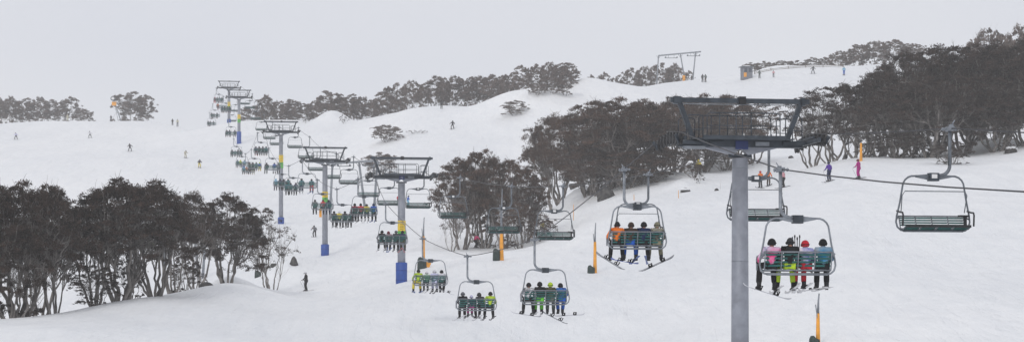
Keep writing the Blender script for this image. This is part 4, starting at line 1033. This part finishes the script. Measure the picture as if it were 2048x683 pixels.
# ------------------------------------------------------------------ skiers and boarders on the snow
SK = [ # px, feet py, lo, hi, pose, jacket, trousers, head, facing deg, gear, scale, label
 (612, 582, 180, 225, 'stand', B, B, 'white', -75, 'sp', 1.0, 'skier all in black with white helmet standing on the lower slope'),
 (629, 474, 290, 330, 'ski', 'grey', 'charcoal', 'charcoal', -20, 's', 1.0, 'skier in grey jacket left of the third nearest tower'),
 (952, 496, 240, 270, 'ski', 'pink', B, B, 60, 'sp', .98, 'skier in bright pink-red jacket turning below the middle gums'),
 (1658, 363, 200, 240, 'stand', 'purple', 'navy', 'navy', -30, 'sp', 1.05, 'skier in purple-blue jacket with dark backpack before the right gums'),
 (1717, 357, 200, 245, 'stand', 'magenta', 'magenta', 'maroon', -50, 'sp', 1.0, 'skier in magenta suit beside the orange post'),
 (1521, 376, 225, 260, 'stand', 'orange', 'charcoal', 'red', -20, 's', 1.0, 'skier in red-orange jacket, leftmost of three right of the tower'),
 (1537, 372, 225, 265, 'stand', 'orange', 'brown', 'brown', 20, 's', .95, 'skier in orange jacket, middle of three right of the tower'),
 (1567, 375, 225, 260, 'stand', 'rose', B, 'rose', -60, 's', 1.0, 'skier in pale pink jacket, rightmost of three right of the tower'),
 (1067, 331, 370, 430, 'stand', 'blue', 'navy', 'blue', 0, 's', 1.0, 'skier in blue jacket beside the left edge of the big gums'),
 (905, 259, 400, 470, 'board', 'charcoal', 'charcoal', 'charcoal', -30, 'b', 1.0, 'dark dressed snowboarder on the high middle slope'),
 (883, 218, 440, 500, 'stand', 'charcoal', 'charcoal', B, 0, '', 1.0, 'dark figure standing at the foot of the middle skyline trees'),
 (32, 279, 480, 600, 'board', 'lilac', 'charcoal', 'grey', 180, 'b', 1.0, 'snowboarder in pale jacket, farthest left on the slope'),
 (180, 276, 480, 600, 'board', 'white', 'greygreen', 'grey', 180, 'b', 1.0, 'snowboarder in white jacket on the upper left slope'),
 (260, 303, 430, 520, 'board', B, B, B, 160, 'b', 1.0, 'snowboarder dressed in black on the upper left slope'),
 (371, 316, 430, 500, 'ski', 'cream', 'cream', 'grey', 150, 's', .95, 'skier in pale yellow suit on the upper left slope'),
 (399, 336, 400, 470, 'ski', B, 'yellow', B, 160, 's', 1.0, 'skier in black jacket and yellow trousers on the left slope'),
 (135, 243, 590, 640, 'stand', 'cream', 'cream', 'cream', 180, '', 1.0, 'pale figure standing before the left skyline gums'),
 (222, 243, 590, 640, 'stand', B, B, B, 180, '', .9, 'black figure beside the mast of the skyline snow gun'),
 (345, 250, 560, 640, 'stand', B, B, B, 180, '', .95, 'dark figure on the left skyline, left of a pair'),
 (355, 250, 560, 640, 'stand', 'cream', 'grey', 'grey', 180, '', 1.1, 'pale figure on the left skyline, right of a pair'),
 (1405, 165, 480, 540, 'stand', 'charcoal', 'charcoal', B, 20, '', 1.0, 'left of two figures hugging the skyline right of the drag lift'),
 (1411, 165, 480, 540, 'stand', 'greygreen', 'brown', 'charcoal', -20, '', .98, 'right of two figures on the skyline beside the drag lift'),
 (1519, 157, 450, 500, 'stand', 'greygreen', 'charcoal', 'grey', 0, '', .95, 'grey figure standing just right of the lift hut'),
 (1547, 155, 440, 500, 'stand', 'rose', 'grey', 'grey', 0, '', .8, 'small brownish figure right of the lift hut on open snow'),
 (1626, 148, 440, 500, 'board', 'charcoal', 'grey', B, 0, 'b', .95, 'snowboarder on the high right slope below the fence'),
 (1688, 151, 440, 500, 'stand', 'lightblue', 'blue', 'grey', 0, 's', 1.0, 'skier in light blue beside the high right gums'),
 (302, 505, 290, 340, 'stand', 'lime', 'charcoal', 'grey', 0, 's', 1.0, 'figure in lime jacket seen through the lower left gums'),
 (1397, 352, 275, 300, 'stand', 'yellow', 'charcoal', 'yellow', 0, '', 1.0, 'figure in yellow behind the small leaning gum'),
 (1088, 210, 400, 1, 'skip', '', '', '', 0, '', 1, ''),
 (803, 418, 320, 350, 'skip', '', '', '', 0, '', 1, ''),
 (816, 412, 310, 360, 'board', 'blue', 'lightblue', 'navy', 70, 'b', .95, 'snowboarder in blue showing above the empty chair beside number 4 tower'),
 (797, 412, 310, 360, 'stand', 'red', B, B, 30, '', .95, 'figure in red partly hidden left of the number 4 tower pole'),
 (1086, 472, 250, 290, 'stand', 'yellow', 'navy', B, 0, '', .9, 'figure in yellow and blue behind the fourth nearest empty chair'),
]
for s in SK:
    px, py, lo, hi, pose, jk, tr, hl, face, gear, sc, lab = s
    if pose == 'skip': continue
    g = GP(px, py, lo, hi); rz = -R(face); lod = 2 if g.y < 300 else 1
    ft = Vector((0, 0, .0))
    person(g + Vector((0, 0, .03)), rz, pose, jk, tr, hl, lab, 'people out on the snow', sc, lod)
    short = lab.split(' with ')[0]
    slope = 0
    f_ = Vector((-sin(rz), cos(rz), 0))
    q = g + f_ * .5; q2 = g - f_ * .5; slope = math.atan2(float(H(q.x, q.y)) - float(H(q2.x, q2.y)), 1.0)
    w0 = ' '.join(lab.split()[:13])
    if 's' in gear:
        skis(g + Vector((0, 0, .035)), rz, 'skis under the ' + w0, skicol[1 if jk != B else 0], POSE[pose]['an'][0] * sc, slope, (.03, -.03), 'skis worn on the snow')
    if 'b' in gear:
        snowboard(g + Vector((0, 0, .04)), (slope, 0, rz), 'board under the ' + w0, bcol['d'])
    if 'p' in gear:
        poles(g, rz, 'ski poles of the ' + w0, sc, .32 if pose == 'stand' else .4, .55)
